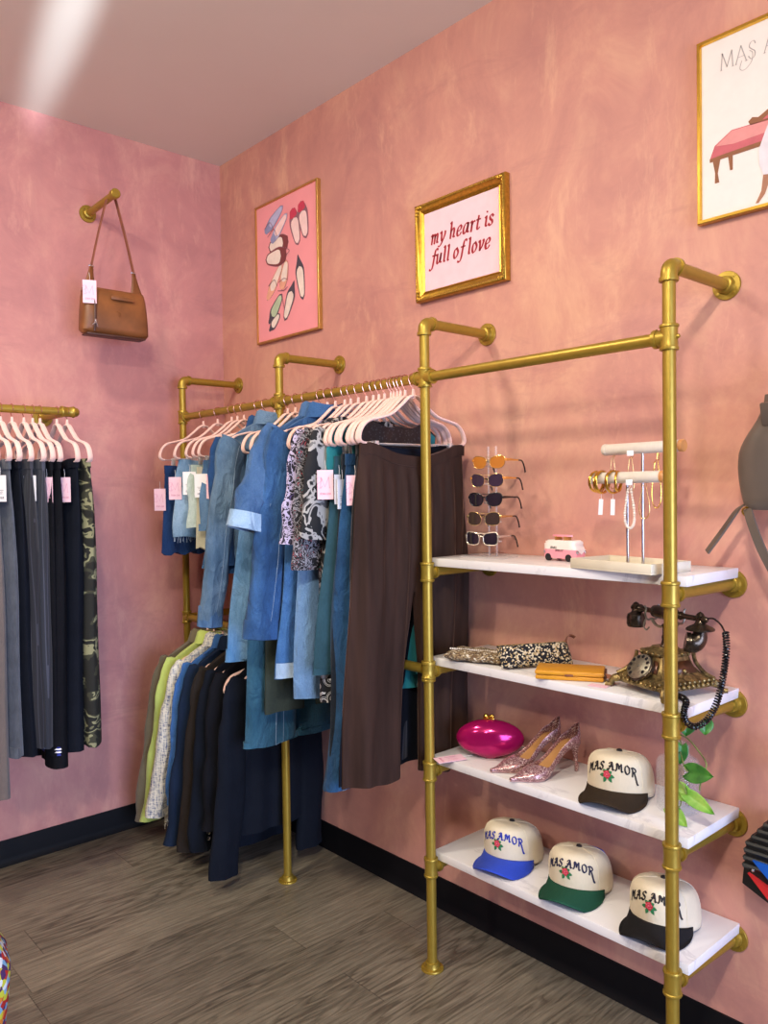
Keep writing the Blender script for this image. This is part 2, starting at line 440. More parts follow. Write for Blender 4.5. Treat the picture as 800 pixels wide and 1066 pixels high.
def elbow_bm(mb, c, a, b):
    A, B, C = Vector(a), Vector(b), Vector(c)
    R = .024; pts = [C + A * (R + .012), C + A * R]
    for k in range(1, 8):
        t = k / 8; pts.append(C + A * R * (1 - t) ** 2 + B * R * t ** 2)
    pts += [C + B * R, C + B * (R + .012)]
    mb.tube(pts, .0195, 16)
    for d in (A, B): collar_ring(mb, C + d * (R + .01), d)
def collar_ring(mb, c, axis):
    q = Vector(axis).to_track_quat('Z', 'Y').to_matrix().to_4x4()
    mb.lathe([(PR, -.005), (.0225, -.005), (.0228, 0), (.0225, .004), (PR, .005)], 20, Matrix.Translation(c) @ q)

PX = [.139, .908, 1.694, 2.503]; PY = -.298; ZT = 2.02; ZR = 1.852; ZL = .945
SHZ = [1.267, .956, .644, .340]     # underside of the four boards
rack = thing('pipe_rack', 'gold painted pipe clothes rack and shelf frame with four posts fixed to the pink wall', 'clothes rack', (0, 0, 0))
for i, x in enumerate(PX):
    mb = MB(); pipe(mb, (x, PY, .012), (x, PY, ZT - .03)); mb.build('upright_post', 'gold_pipe', rack)
    mb = MB(); flange_bm(mb, (x, PY, 0), (0, 0, 1), .036); mb.build('floor_flange', 'gold_pipe', rack)
    mb = MB(); elbow_bm(mb, (x, PY, ZT), (0, 0, -1), (0, 1, 0)); mb.build('elbow_fitting', 'gold_pipe', rack)
    mb = MB(); pipe(mb, (x, PY + .03, ZT), (x, -.01, ZT)); mb.build('wall_arm', 'gold_pipe', rack)
    mb = MB(); flange_bm(mb, (x, 0, ZT), (0, -1, 0)); mb.build('wall_flange', 'gold_pipe', rack)
    mb = MB(); collar(mb, (x, PY, ZR), (0, 0, 1), .03)
    if i: collar_ring(mb, (x - .032, PY, ZR), (1, 0, 0)); mb.tube([(x, PY, ZR), (x - .034, PY, ZR)], .0195, 16)
    if i < 3: collar_ring(mb, (x + .032, PY, ZR), (1, 0, 0)); mb.tube([(x, PY, ZR), (x + .034, PY, ZR)], .0195, 16)
    if i == 3: mb.lathe([(.005, 0), (.006, .022), (.004, .026)], 8, Matrix.Translation((x, PY, ZR)) @ Euler((0, pi / 2, 0)).to_matrix().to_4x4())
    mb.build('cross_fitting', 'gold_pipe', rack)
for i in range(3):
    mb = MB(); pipe(mb, (PX[i] + .03, PY, ZR), (PX[i + 1] - .03, PY, ZR)); mb.build('hanging_rail' if i < 2 else 'tie_rail', 'gold_pipe', rack)
# lower hanging rail from the first post to the third, with cross pipes to the wall
for i in (0, 1, 2):
    x = PX[i]
    mb = MB(); collar(mb, (x, PY, ZL), (0, 0, 1), .028); 
    if i < 2: mb.tube([(x, PY, ZL), (x + .034, PY, ZL)], .0195, 16)
    mb.build('tee_fitting', 'gold_pipe', rack)
    mb = MB(); pipe(mb, (x, PY + .018, ZL), (x, -.01, ZL)); mb.build('cross_pipe', 'gold_pipe', rack)
    mb = MB(); flange_bm(mb, (x, 0, ZL), (0, -1, 0)); mb.build('wall_flange', 'gold_pipe', rack)
mb = MB(); pipe(mb, (PX[0] + .03, PY, ZL), (PX[1] - .02, PY, ZL)); mb.build('hanging_rail', 'gold_pipe', rack)
mb = MB(); pipe(mb, (PX[1] + .02, PY, ZL), (PX[2] - .02, PY, ZL)); mb.build('hanging_rail', 'gold_pipe', rack)
for z in SHZ:
    for x, wx in ((PX[2], PX[2]), (PX[3], 2.516)):
        zc = z - .0165
        mb = MB(); collar(mb, (x, PY, zc), (0, 0, 1), .03)
        mb.tube([(x, PY, zc), (x, PY + .03, zc)], .0165, 14); collar_ring(mb, (x, PY + .03, zc), (0, 1, 0)); mb.build('tee_fitting', 'gold_pipe', rack)
        mb = MB(); pipe(mb, (x, PY + .018, zc), (wx, -.01, zc)); mb.build('shelf_arm', 'gold_pipe', rack)
        mb = MB(); flange_bm(mb, (wx, 0, zc), (0, -1, 0)); mb.build('wall_flange', 'gold_pipe', rack)
SHELF_L = ['topmost white marble look shelf holding the sunglasses and jewelry stands',
           'second white shelf from the top, under the antique telephone',
           'third white shelf from the top, under the glitter heels and pink clutch',
           'lowest white shelf carrying three cream caps']
for z, l in zip(SHZ, SHELF_L):
    o = MB().box((0, 0, 0), (.85, .272, .0255), .002).build('shelf_board', 'marble', None, (2.107, -.1385, z + .01285))
    tag(o, l, 'shelf', 'white marble look shelves on the pipe frame')
SZ = [z + .0258 for z in SHZ]

# side bar on the left wall
bar = thing('wall_bar', 'gold pipe clothes bar on a wall flange with rounded end, holding dark trousers', 'clothes rail', (0, -.86, 1.833))
BX = .28
mb = MB(); mb.tube([(BX, .015, 0), (BX, -1.2, 0)], PR, 16); mb.build('hanging_rail', 'gold_pipe', bar)
mb = MB(); mb.lathe([(.0195, -.03), (.0195, .0), (.017, .012), (.01, .019), (.001, .021)], 16, Matrix.Translation((BX, .015, 0)) @ Euler((-pi / 2, 0, 0)).to_matrix().to_4x4()); mb.build('end_cap', 'gold_pipe', bar)
for yy in (-.01, -1.1):
    mb = MB(); flange_bm(mb, (0, yy, 0), (1, 0, 0), .04); mb.build('wall_flange', 'gold_pipe', bar)
    mb = MB(); mb.tube([(.01, yy, 0), (BX, yy, 0)], PR, 16); collar(mb, (BX, yy, 0), (0, 1, 0), .026); mb.build('wall_arm', 'gold_pipe', bar)

def peg(loc, nrm, length, label, rise=.06):
    t = thing('wall_peg', label, 'wall hook', loc)
    mb = MB(); flange_bm(mb, (0, 0, 0), nrm, .037); mb.build('wall_flange', 'gold_pipe', t)
    N = Vector(nrm); e = N * length + Vector((0, 0, rise * length))
    mb = MB(); mb.tube([N * .01, e], PR * .95, 16); mb.build('peg_pipe', 'gold_pipe', t)
    mb = MB(); mb.tube([e - N * .018, e + N * .006, e + N * .01], [.02, .02, .016], 16); mb.build('end_cap', 'gold_pipe', t)
    return t
peg((0, -.659, 2.724), (1, 0, 0), .29, 'gold pipe wall hook carrying the brown leather shoulder bag', .02)

# ------------------------------------------------------------------ hangers
def hanger_meshes(mat, key):
    mb = MB()
    half = smooth([(0, -.052), (.018, -.056), (.05, -.083), (.09, -.112), (.135, -.125), (.172, -.135), (.195, -.155), (.206, -.183), (.2, -.199), (.185, -.203)], 4)
    L = [(p.x, 0, p.y) for p in half]
    mb.tube([(-x, y, z) for x, y, z in L[::-1]] + L[1:], .0082, 10, flat=(.55, 1.2), up=(0, 1, 0))
    mb.tube([(0, 0, -.03), (0, 0, -.06)], [.0045, .007], 8)
    body = mb.build('velvet_frame', mat)
    mb = MB(); mb.tube([(-.187, 0, -.203), (.187, 0, -.203)], .0022, 6); bar_ = mb.build('trouser_bar', 'chrome_clip')
    mb = MB(); pts = [(.019 * cos(radians(a)), 0, .019 * sin(radians(a))) for a in range(-25, 196, 13)]
    pts += [(-.012, 0, -.017), (-.003, 0, -.026), (0, 0, -.036), (0, 0, -.052)]
    mb.tube(pts, .0016, 6); hook = mb.build('hook', 'rose_wire')
    mb = MB(); mb.box((0, .005, -.009), (.014, .003, .034), .001); mb.box((0, -.005, -.009), (.014, .003, .034), .001); mb.tube([(-.007, 0, .002), (.007, 0, .002)], .0045, 8)
    clip = mb.build('clip', 'chrome_clip')
    for o in (body, bar_, hook, clip): COL.objects.unlink(o)
    return body, hook, bar_, clip
H_PINK = hanger_meshes('hanger_pink', 'p'); H_CREAM = hanger_meshes('hanger_cream', 'c')
def hanger(loc, rz, label, group, clips=True, kind=H_PINK, name='clothes_hanger'):
    t = thing(name, label, 'hanger', loc, rz, group)
    def put(src, l=(0, 0, 0)):
        c = src.copy(); COL.objects.link(c); c.parent = t; c.location = l
    put(kind[0]); put(kind[1])
    if clips:
        put(kind[2])
        for s in (-1, 1): put(kind[3], (s * .145, 0, -.203))
    return t

# ------------------------------------------------------------------ price tags (shared meshes)
def tag_mesh(card, ink, style):
    mb = MB(); w, h = .052, .092
    mb.box((0, 0, -.046), (w, .0012, h), 0)
    mb.tube([(0, 0, -.006), (.002, 0, .012), (0, 0, .03)], .0007, 4)
    mb.mi = [0] * 6 + [1] * (len(mb.f) - 6)
    mb.cur = 2
    for side in (-1, 1):
        y = side * .0011
        if style == 'pink':
            st, W = strokes('MS', SERIF, 0, -.35)
            for s_ in st: ribbon(mb, s_, lambda a, b: (-side * ((a / W) - .5) * -.034, y, -.056 + b * .034), (.07, .035, .3), 4)
            st, W = strokes('MAS AMOR', SERIF, 0, .1)
            mb.cur = 3
            for s_ in st: ribbon(mb, s_, lambda a, b: (-side * ((a / W) - .5) * -.036, y, -.077 + b * .006), (.2, .14, .3), 3)
            mb.cur = 2
        else:
            for k in range(3):
                mb.box((0, y, -.052 - k * .006), (.03 - k * .006, .0003, .0016))
            for k in range(9): mb.box((-.014 + k * .0035, y, -.078), (.0009 + .0008 * (k % 3), .0003, .008))
    o = mb.build('price_tag', [card, 'white_thread', ink, 'tag_ink']); COL.objects.unlink(o); return o
TAG = {'pink': tag_mesh('tag_pink', 'tag_lilac', 'pink'), 'white': tag_mesh('tag_white', 'tag_grey', 'white')}
def put_tag(parent, kind, loc, rz, tilt=0.0):
    c = TAG[kind].copy(); COL.objects.link(c); c.parent = parent; c.location = loc; c.rotation_euler = (0, tilt, rz)
    c['label'] = 'pale pink price tag' if kind == 'pink' else 'white price tag'
    return c

# ------------------------------------------------------------------ cloth
def sheet(mb, nu, nv, fn, mask=None):
    """closed two-sided cloth; fn(i, j) -> x, z, half thickness, mid y"""
    base = len(mb.v); F = []; 
    pts = [[fn(i, j) for i in range(nu + 1)] for j in range(nv + 1)]
    vs = [(x, w - t, z) for row in pts for (x, z, t, w) in row] + [(x, w + t, z) for row in pts for (x, z, t, w) in row]
    N = (nu + 1) * (nv + 1); idx = lambda i, j: j * (nu + 1) + i
    edges = {}
    for j in range(nv):
        for i in range(nu):
            if mask and not mask(i, j): continue
            q = [idx(i, j), idx(i + 1, j), idx(i + 1, j + 1), idx(i, j + 1)]
            F.append(q); F.append([k + N for k in q[::-1]])
            for a, b in zip(q, q[1:] + q[:1]):
                if (b, a) in edges: del edges[(b, a)]
                else: edges[(a, b)] = 1
    for a, b in edges: F.append([b, a, a + N, b + N])
    mb.add(vs, F)
def folds(x, v, k, ph, amp):
    return amp * (sin(x * k + ph + 1.3 * v) * .6 + sin(x * k * 1.73 + ph * 2.1 - v) * .4) * (.25 + .75 * v ** .8)

class Cut:
    """shared lean of a garment: it swings by ly across and lx along its width at the hem"""
    def __init__(s, **k):
        s.top = -.207; s.L = 1.0; s.W = .18; s.Wb = .2; s.T = .016; s.ly = 0; s.lx = 0; s.fold = .008; s.fk = 45; s.ph = 0; s.mat = None
        s.crotch = .3; s.leg = .1; s.pleat = 0; s.cuff = None; s.band = True; s.sleeve = None; s.fringe = False; s.sag = .014; s.hem = None; s.stripe = None; s.res = 13; s.seam = None; s.scoop = 0; s.collar = True
        s.__dict__.update(k)
    def off(s, z):
        v = max(0, (s.top - z) / s.L); return s.ly * v ** 1.15, s.lx * v ** 1.1

def trousers_bm(c):
    mb = MB(); m = c.res; nu = 2 * m + 1; nv = 34; vc = c.crotch
    def fn(k, j):
        v = j / nv; z = c.top - c.L * v
        Wo = c.W + (c.Wb - c.W) * sstep(0, 1, v) + .012 * sstep(0, .22, v) * (1 - sstep(.3, .8, v))
        g = 0 if v <= vc else (max(0, Wo - 2 * c.leg * (1 + .0 * v)) * sstep(vc, min(1, vc + .3), v) + .003)
        if k <= m: a = k / m; X = -1 + a; x = -Wo + a * (Wo - g)
        else: a = (k - m - 1) / m; X = a; x = g + a * (Wo - g)
        t1 = sqrt(max(0, 1 - X ** 2)); t2 = sqrt(max(0, 1 - (2 * a - 1) ** 2)); bl = sstep(vc - .12, vc + .08, v)
        T = c.T * (.55 + .6 * sstep(0, .2, v)); t = .0025 + T * ((1 - bl) * t1 + bl * t2)
        ly, lx = c.off(z)
        w = folds(x, v, c.fk, c.ph, c.fold) + ly
        if c.pleat: w += c.pleat * (sin(x * 135 + c.ph + 2 * v) * (1 - sstep(.25, .75, v)) * .9 + sin(x * 62 + 2.1 * c.ph + 1.2 * v) * sstep(.1, .4, v) * 1.3) * sstep(.03, .1, v)
        zz = z - c.sag * max(0, 1 - (X / .8) ** 2) * (1 - sstep(0, .22, v)) - .006 * sin(x * 30 + c.ph) * sstep(.9, 1, v)
        return x + lx + .004 * sin(v * 9 + c.ph), zz, t, w
    jc = int(vc * nv) + 1
    sheet(mb, nu, nv, fn, lambda i, j: not (i == m and j >= jc))
    c.seams = []
    for k in (m // 2, m // 2 + 2):
        P = []
        for j in range(3, nv + 1):
            x, z, t, w = fn(k, j); P.append((x, w - t - .0004, z))
        c.seams.append(P)
    return mb
def skirt_bm(c, frayed=False):
    mb = MB(); nu, nv = 26, 18
    def fn(k, j):
        v = j / nv; X = 2 * k / nu - 1; z = c.top - c.L * v
        W = c.W + (c.Wb - c.W) * v; x = X * W
        t = .0025 + c.T * (.6 + .7 * v) * sqrt(max(0, 1 - X * X)); ly, lx = c.off(z)
        return x + lx, z - .01 * (1 - abs(X)) * (1 - v) * 1.0 - (.008 * sin(X * 19 + c.ph) * (j == nv)), t, folds(x, v, c.fk, c.ph, c.fold) + ly
    sheet(mb, nu, nv, fn); return mb
def hem_fringe(c, mb, n, ln, W, z, r=.0011):
    for k in range(n):
        x = -W + 2 * W * (k + .5) / n + random.uniform(-.002, .002); ly, lx = c.off(z)
        y = ly + folds(x, 1, c.fk, c.ph, c.fold) + random.uniform(-1, 1) * c.T * .8 * sqrt(max(0, 1 - (x / W) ** 2))
        mb.tube([(x + lx, y, z + .004), (x + lx + random.uniform(-.006, .006), y + random.uniform(-.004, .004), z - ln * random.uniform(.4, 1))], r, 4)
def band_bm(c, h=.035, dz=0.0, grow=.0022):
    mb = MB(); nu = 26; nv = 3
    def fn(k, j):
        X = 2 * k / nu - 1; z = c.top + .001 - h * j / nv + dz; v = max(0, (c.top - z) / c.L); W = c.W + .003
        t = .0025 + c.T * .62 * sqrt(max(0, 1 - X * X)) + grow
        return X * W, z - c.sag * max(0, 1 - (X / .8) ** 2) * (1 - sstep(0, .22, v)), t, folds(X * c.W, v, c.fk, c.ph, c.fold) + c.off(z)[0]
    sheet(mb, nu, nv, fn); return mb
def ring_bm(c, z0, z1, xc, hw, T, grow=.004):
    """cuff: an open band round a leg or sleeve end"""
    mb = MB(); n = 20
    prof = [(z0, 0), (z1 + .004, 0), (z1, .0015), (z1, -.003), (z0, -.003)]
    vs = []
    for z, g in prof:
        for j in range(n):
            a = 2 * pi * j / n; x = xc + (hw + grow + g) * cos(a); ly, lx = c.off(z)
            vs.append((x + lx, ly + (T + grow + g) * sin(a) + folds(xc, max(0, min(1, (c.top - z) / c.L)), c.fk, c.ph, c.fold), z))
    fs = [[i * n + j, i * n + (j + 1) % n, ((i + 1) % 5) * n + (j + 1) % n, ((i + 1) % 5) * n + j] for i in range(5) for j in range(n)]
    mb.add(vs, fs); return mb
def top_bm(c):
    mb = MB(); nu, nv = 28, 26
    zb = c.top - c.L
    def zt(X): return -.058 - c.scoop * max(0, 1 - (X / .62) ** 2) - .088 * abs(X) ** 1.25 + .012 + (c.top + .06)
    def fn(k, j):
        v = j / nv; X = 2 * k / nu - 1
        W = c.W + (c.Wb - c.W) * v
        z0 = zt(X); z = z0 + (zb - z0) * v; x = X * W
        t = .003 + c.T * (.35 + .75 * sstep(0, .25, v)) * sqrt(max(0, 1 - X ** 4)); ly, lx = c.off(z)
        return x + lx, z, t, folds(x, v, c.fk, c.ph, c.fold) + ly
    sheet(mb, nu, nv, fn); return mb
def hem_bm(c, hgt):
    mb = MB(); nu, nv = 28, 4; zb = c.top - c.L
    def fn(k, j):
        X = 2 * k / nu - 1; z = zb + hgt - (hgt + .006) * j / nv; v = min(1, (c.top - z) / c.L); W = c.W + (c.Wb - c.W) * v + .003
        return X * W + c.off(z)[1], z - .02 * (1 - abs(X)) * (j == nv), .006 + c.T * 1.1 * sqrt(max(0, 1 - X ** 4)), folds(X * W, v, c.fk, c.ph, c.fold) + c.off(z)[0]
    sheet(mb, nu, nv, fn); return mb
def collar_bm(c, h=.035, r=.07):
    mb = MB(); n = 24; vs = []; z = c.top + .004
    prof = [(1.0, -.02), (1.0, .012), (.9, .028), (1.12, .02), (1.35, -.03), (1.25, -.032)]
    for s, dz in prof:
        for j in range(n):
            a = 2 * pi * j / n; vs.append((r * s * cos(a), (c.T * .9 + .01) * s * sin(a), z + dz - .012 * abs(sin(a)) * (dz > 0)))
    fs = [[i * n + j, i * n + (j + 1) % n, (i + 1) * n + (j + 1) % n, (i + 1) * n + j] for i in range(len(prof) - 1) for j in range(n)]
    mb.add(vs, fs); return mb
def sleeve_bm(c, side, path, hw, T, flare=None):
    """path: (x, z) points from shoulder to cuff, x positive outwards"""
    mb = MB(); P = smooth([(x, z, 0) for x, z in path], 6); k = len(P); n = 18; vs = []
    for i in range(k):
        v = i / (k - 1); d = (P[min(k - 1, i + 1)] - P[max(0, i - 1)]).normalized(); nx, nz = -d.y, d.x
        h = hw[0] + (hw[1] - hw[0]) * v; tt = T * (.8 + .3 * v)
        ly, lx = c.off(P[i].y)
        if i == 0: h *= .75; tt *= .7
        wr = .006 * sin(v * 17 + c.ph) * v; h *= 1 + .05 * sin(v * 23 + c.ph * 2) + .035 * sin(v * 41 + c.ph); tt *= 1 + .12 * sin(v * 29 + c.ph) * sstep(0, .2, v)
        for j in range(n):
            a = 2 * pi * j / n
            x = P[i].x + nx * h * cos(a); z = P[i].y + nz * h * cos(a)
            vs.append((side * x + lx + wr, ly + tt * sin(a) * (1 + .16 * sin(5 * a + 7 * v + c.ph)) + folds(P[i].x, v, 20, c.ph, c.fold * .7), z))
    fs = [[i * n + j, i * n + (j + 1) % n, (i + 1) * n + (j + 1) % n, (i + 1) * n + j] for i in range(k - 1) for j in range(n)]
    # turned-in end, so the cuff is open
    mb.seam = [Vector(vs[i * n + 13]) + Vector((0, -.0003, 0)) for i in range(k)]
    o = (k - 1) * n; cen = [sum(vs[o + j][q] for j in range(n)) / n for q in range(3)]
    dd = (P[k - 1] - P[k - 2]).normalized()
    inn = [(cen[0] + (vs[o + j][0] - cen[0]) * .86, cen[1] + (vs[o + j][1] - cen[1]) * .8, cen[2] + (vs[o + j][2] - cen[2]) * .86 - 0) for j in range(n)]
    deep = [(cen[0] + (vs[o + j][0] - cen[0]) * .8 - side * dd.x * .05, cen[1] + (vs[o + j][1] - cen[1]) * .75, cen[2] + (vs[o + j][2] - cen[2]) * .8 - dd.y * .05) for j in range(n)]
    b = len(vs); vs += inn + deep
    for j in range(n):
        fs.append([o + j, o + (j + 1) % n, b + (j + 1) % n, b + j]); fs.append([b + j, b + (j + 1) % n, b + n + (j + 1) % n, b + n + j])
    fs.append([b + n + j for j in range(n)]); fs.append(list(range(n)))
    mb.add(vs, fs); return mb
def cuff_band(c, side, path, hw, T, back, grow=.005):
    """a band wrapped round the last `back` metres of a sleeve"""
    P = smooth([(x, z, 0) for x, z in path], 6); e = P[-1]; d = (P[-1] - P[-2]).normalized(); nx, nz = -d.y, d.x
    mb = MB(); n = 20; vs = []; prof = [(-back, 0), (-back, grow), (.002, grow * 1.3), (.004, grow * .4), (-.01, -.002)]
    ly, lx = c.off(e.y)
    for s, g in prof:
        for j in range(n):
            a = 2 * pi * j / n; h = hw[1] + g; tt = T * 1.1 + g
            x = e.x + d.x * s + nx * h * cos(a); z = e.y + d.y * s + nz * h * cos(a)
            vs.append((side * x + lx, ly + tt * sin(a) * (1 + .12 * sin(5 * a + 7 + c.ph)) + folds(e.x, 1, 20, c.ph, c.fold * .7), z))
    fs = [[i * n + j, i * n + (j + 1) % n, (i + 1) * n + (j + 1) % n, (i + 1) * n + j] for i in range(len(prof) - 1) for j in range(n)]
    mb.add(vs, fs); return mb

def seam_tubes(c, xs, v0, v1, off, r=.0011, sign=-1):
    mb = MB()
    for x in xs:
        pts = []
        for q in range(13):
            v = v0 + (v1 - v0) * q / 12; z = c.top - c.L * v; ly, lx = c.off(z)
            pts.append((x * (c.W + (c.Wb - c.W) * v) + lx, ly + folds(x * c.W, v, c.fk, c.ph, c.fold) + sign * off, z))
        mb.tube(pts, r, 4)
    return mb

def garment(kind, name, label, cat, c, loc, rz, group=None):
    t = thing(name, label, cat, loc, rz, group)
    if kind == 'trousers':
        trousers_bm(c).build('trouser_legs', c.mat, t)
        if c.seam:
            mb = MB()
            for P in c.seams: mb.tube(P, .0008, 5)
            mb.tube([c.seams[0][-1], c.seams[1][-1]], .0008, 5)
            mb.build('side_seam', c.seam, t)
        if c.band: band_bm(c).build('waistband', c.bandmat if hasattr(c, 'bandmat') else c.mat, t)
        if c.cuff:
            zb = c.top - c.L; xo = c.Wb - c.leg
            for s in (-1, 1):
                cf = ring_bm(c, zb + c.cuff[0], zb - .002, s * xo, c.leg, c.T * 1.15, .003).build('turned_cuff', c.cuff[1], t)
                if c.stripe:
                    for q in (.009, .02): ring_bm(c, zb + q + .005, zb + q, s * xo, c.leg, c.T * 1.15, .005).build('stripe', c.stripe, cf)
    elif kind == 'shorts':
        trousers_bm(c).build('short_legs', c.mat, t); band_bm(c).build('waistband', c.mat, t)
        if c.cuff:
            zb = c.top - c.L; xo = c.Wb - c.leg
            for s in (-1, 1): ring_bm(c, zb + c.cuff[0], zb - .002, s * xo, c.leg, c.T * 1.15, .003).build('turned_cuff', c.cuff[1], t)
        if c.fringe:
            mb = MB(); hem_fringe(c, mb, 70, .022, c.Wb * .98, c.top - c.L); mb.build('frayed_hem', 'pale_stitch', t)
    elif kind == 'skirt':
        skirt_bm(c).build('skirt_panel', c.mat, t); band_bm(c).build('waistband', c.mat, t)
        if c.fringe:
            mb = MB(); hem_fringe(c, mb, 60, .015, c.Wb * .98, c.top - c.L); mb.build('frayed_hem', 'pale_stitch', t)
        mb = MB()
        def hm(k, j): return None
    elif kind == 'top':
        top_bm(c).build('body_panel', c.mat, t)
        if c.hem: hem_bm(c, c.hem[0]).build('hem_panel', c.hem[1], t)
        if c.collar: collar_bm(c).build('collar', c.mat, t)
        if c.sleeve:
            path, hw, T = c.sleeve
            for s in (-1, 1):
                pa = path
                if s == 1: pa = [(path[0][0] + (x - path[0][0]) * .25, z) for x, z in path]
                sb = sleeve_bm(c, s, pa, hw, T); seam = sb.seam; sl = sb.build('sleeve', c.mat, t)
                if c.seam and s == -1:
                    q = MB(); q.tube(seam, .0008, 5); q.build('sleeve_seam', c.seam, sl)
                if c.cuff: cuff_band(c, s, pa, hw, T, c.cuff[0]).build('cuff', c.cuff[1], sl)
        if c.fringe:
            mb = MB(); hem_fringe(c, mb, 90, .03, c.Wb, c.top - c.L, .0016)
            mb.build('fringed_hem', c.mat, t)
    return t

# fabrics
M['navy_denim'] = denim('navy_denim', '#1d3a6b', '#2c4f86', .25)
M['light_denim'] = denim('light_denim', '#668fb6', '#a9c6e0', .6)
M['mint'] = denim('mint_cotton', '#b9cfc6', '#d6e2da', .5)
M['cream_twill'] = fabric('cream_twill', '#c9c3a8', .1)
M['mid_denim'] = denim('mid_denim', '#3f6796', '#7fa3c8', .45)
M['flare_denim'] = denim('flare_denim', '#3a6796', '#6a93be', .4)
M['indigo'] = denim('indigo_denim', '#274a7a', '#3c6396', .3)
M['chambray'] = denim('chambray', '#587897', '#7f9ab4', .5)
M['sky_denim'] = denim('sky_denim', '#5a92c6', '#8cb6de', .5)
M['teal_denim'] = denim('teal_denim', '#2c5a74', '#4a7a92', .4)
M['olive_dark'] = fabric('olive_dark', '#38403a', .2)
M['jacket_denim'] = denim('jacket_denim', '#3c5f8e', '#6487b0', .5)
M['jacket_denim_inside'] = denim('jacket_denim_inside', '#9cc0e2', '#bdd6ee', .5)
M['blue_denim'] = denim('blue_denim', '#2f527e', '#4f80bd', .45)
M['royal_denim'] = denim('royal_denim', '#3b6698', '#5d92d2', .4)
M['pale_cuff'] = denim('pale_cuff', '#a9c6e2', '#c6daee', .5)
M['soft_denim'] = denim('soft_denim', '#668cb4', '#86aedb', .5)
M['paisley'] = pattern('paisley', [(0, '#1a1720'), (.42, '#b9aecb'), (.55, '#221d2c'), (.72, '#5c4d86'), (.8, '#17141c')], 48, 'noise', dist=1.5)
M['red_floral'] = pattern('red_floral', [(0, '#15141a'), (.44, '#8d8a90'), (.52, '#1a1a20'), (.62, '#a2404c'), (.66, '#2a7f86'), (.7, '#1a191f')], 30, 'noise', dist=2.5)
M['leaf_print'] = pattern('leaf_print', [(0, '#15161a'), (.5, '#a9a6a2'), (.585, '#6e6c6c'), (.61, '#17181c'), (.75, '#b5b2ae')], 17, 'noise', dist=.9)
M['bandana'] = pattern('bandana', [(0, '#14151b'), (.45, '#d7d6d8'), (.6, '#14151b'), (.8, '#c9c9ce'), (.9, '#15161c')], 24, 'rings')
M['teal_knit'] = fabric('teal_knit', '#0f7076', .15, weave=300, bump=.5)
M['slate_twill'] = fabric('slate_twill', '#2f4f5c', .18)
M['black_denim'] = denim('black_denim', '#20262e', '#2c343e', .3)
M['jean_blue'] = denim('jean_blue', '#1f3f62', '#356490', .45)
M['pinstripe'] = pattern('pinstripe', [(0, '#1a1b22'), (.86, '#2c2d36')], 1, 'noise'); 
def pin_mat(name, a, b, k):
    t = NT(name); sep = t.n.new('ShaderNodeSeparateXYZ'); t.link(t.coord(), sep.inputs[0])
    f = t.math('FRACT', t.math('MULTIPLY', sep.outputs[0], k))
    t.color(t.ramp(f, [(0, a), (.82, b)], const=True)); t.set(Roughness=.9, Sheen__Weight=.15); return t.m
M['pinstripe'] = pin_mat('pinstripe_wool', '#1b1c24', '#343540', 75)
M['grey_pinstripe'] = pin_mat('grey_pinstripe_wool', '#272a34', '#424553', 65)
def velvet():
    t = NT('brown_velvet'); v = t.coord()
    f = t.noise(t.coord((1, 1, .12)), 22, 4, .6)
    t.color(t.ramp(f, [(.3, '#291a14'), (.7, '#3e2a22')]))
    t.set(Roughness=.8, Sheen__Weight=.75, Sheen__Roughness=.25, Specular__IOR__Level=.2)
    t.b.inputs['Sheen Tint'].default_value = lin('#b59080')
    t.bump(t.noise(v, 500, 2), .2, .001); return t.m
M['velvet'] = velvet()
M['sequin'] = pattern('sequin', [(0, '#3a3b42'), (.25, '#17181d'), (.5, '#0d0e12')], 110, 'cells', rough=.35)
M['black_crepe'] = fabric('black_crepe', '#101117', .2)
M['navy_crepe'] = fabric('navy_crepe', '#11151f', .2)
M['olive_wool'] = fabric('olive_wool', '#6a5f47', .12)
M['lime_wool'] = fabric('lime_wool', '#b9c866', .08)
def tweed():
    t = NT('blue_cream_tweed'); sep = t.n.new('ShaderNodeSeparateXYZ'); t.link(t.coord(), sep.inputs[0])
    a = t.noise(t.coord((1, 1, .06)), 190, 2, .6); b = t.noise(t.coord((.06, .3, 1)), 190, 2, .6); n = t.noise(t.coord(), 300, 2)
    s = t.math('ADD', t.math('MULTIPLY', a, .5), t.math('ADD', t.math('MULTIPLY', b, .4), t.math('MULTIPLY', n, .1)))
    t.color(t.ramp(s, [(.36, '#39466c'), (.43, '#8e93a4'), (.5, '#d9d4c4'), (.6, '#efe9da')])); t.set(Roughness=.95); t.bump(n, .6, .002); return t.m
M['tweed'] = tweed()
M['bright_blue'] = denim('bright_blue_denim', '#3f6fb0', '#5b8bcb', .3)
M['navy_wool'] = fabric('navy_wool', '#18253a', .18)
M['brown_black'] = fabric('brown_black_wool', '#29231f', .18)
M['midnight'] = fabric('midnight_wool', '#10151f', .18)
M['camo'] = pattern('camo', [(0, '#1d1d18'), (.47, '#3a3a2b'), (.53, '#8d8b68'), (.6, '#1d1d19'), (.7, '#6d6b4e')], 11, 'noise', (.8, 1, 1.5), .7)
M['tweed_grey'] = fabric('grey_tweed', '#4b505a', .3, weave=500, bump=.5)
M['taupe'] = fabric('taupe_wool', '#655b57', .12)
M['track_blue'] = plain('track_blue', '#1c2d8a', .6)
M['white_stripe'] = plain('white_stripe', '#e8e8ee', .6)

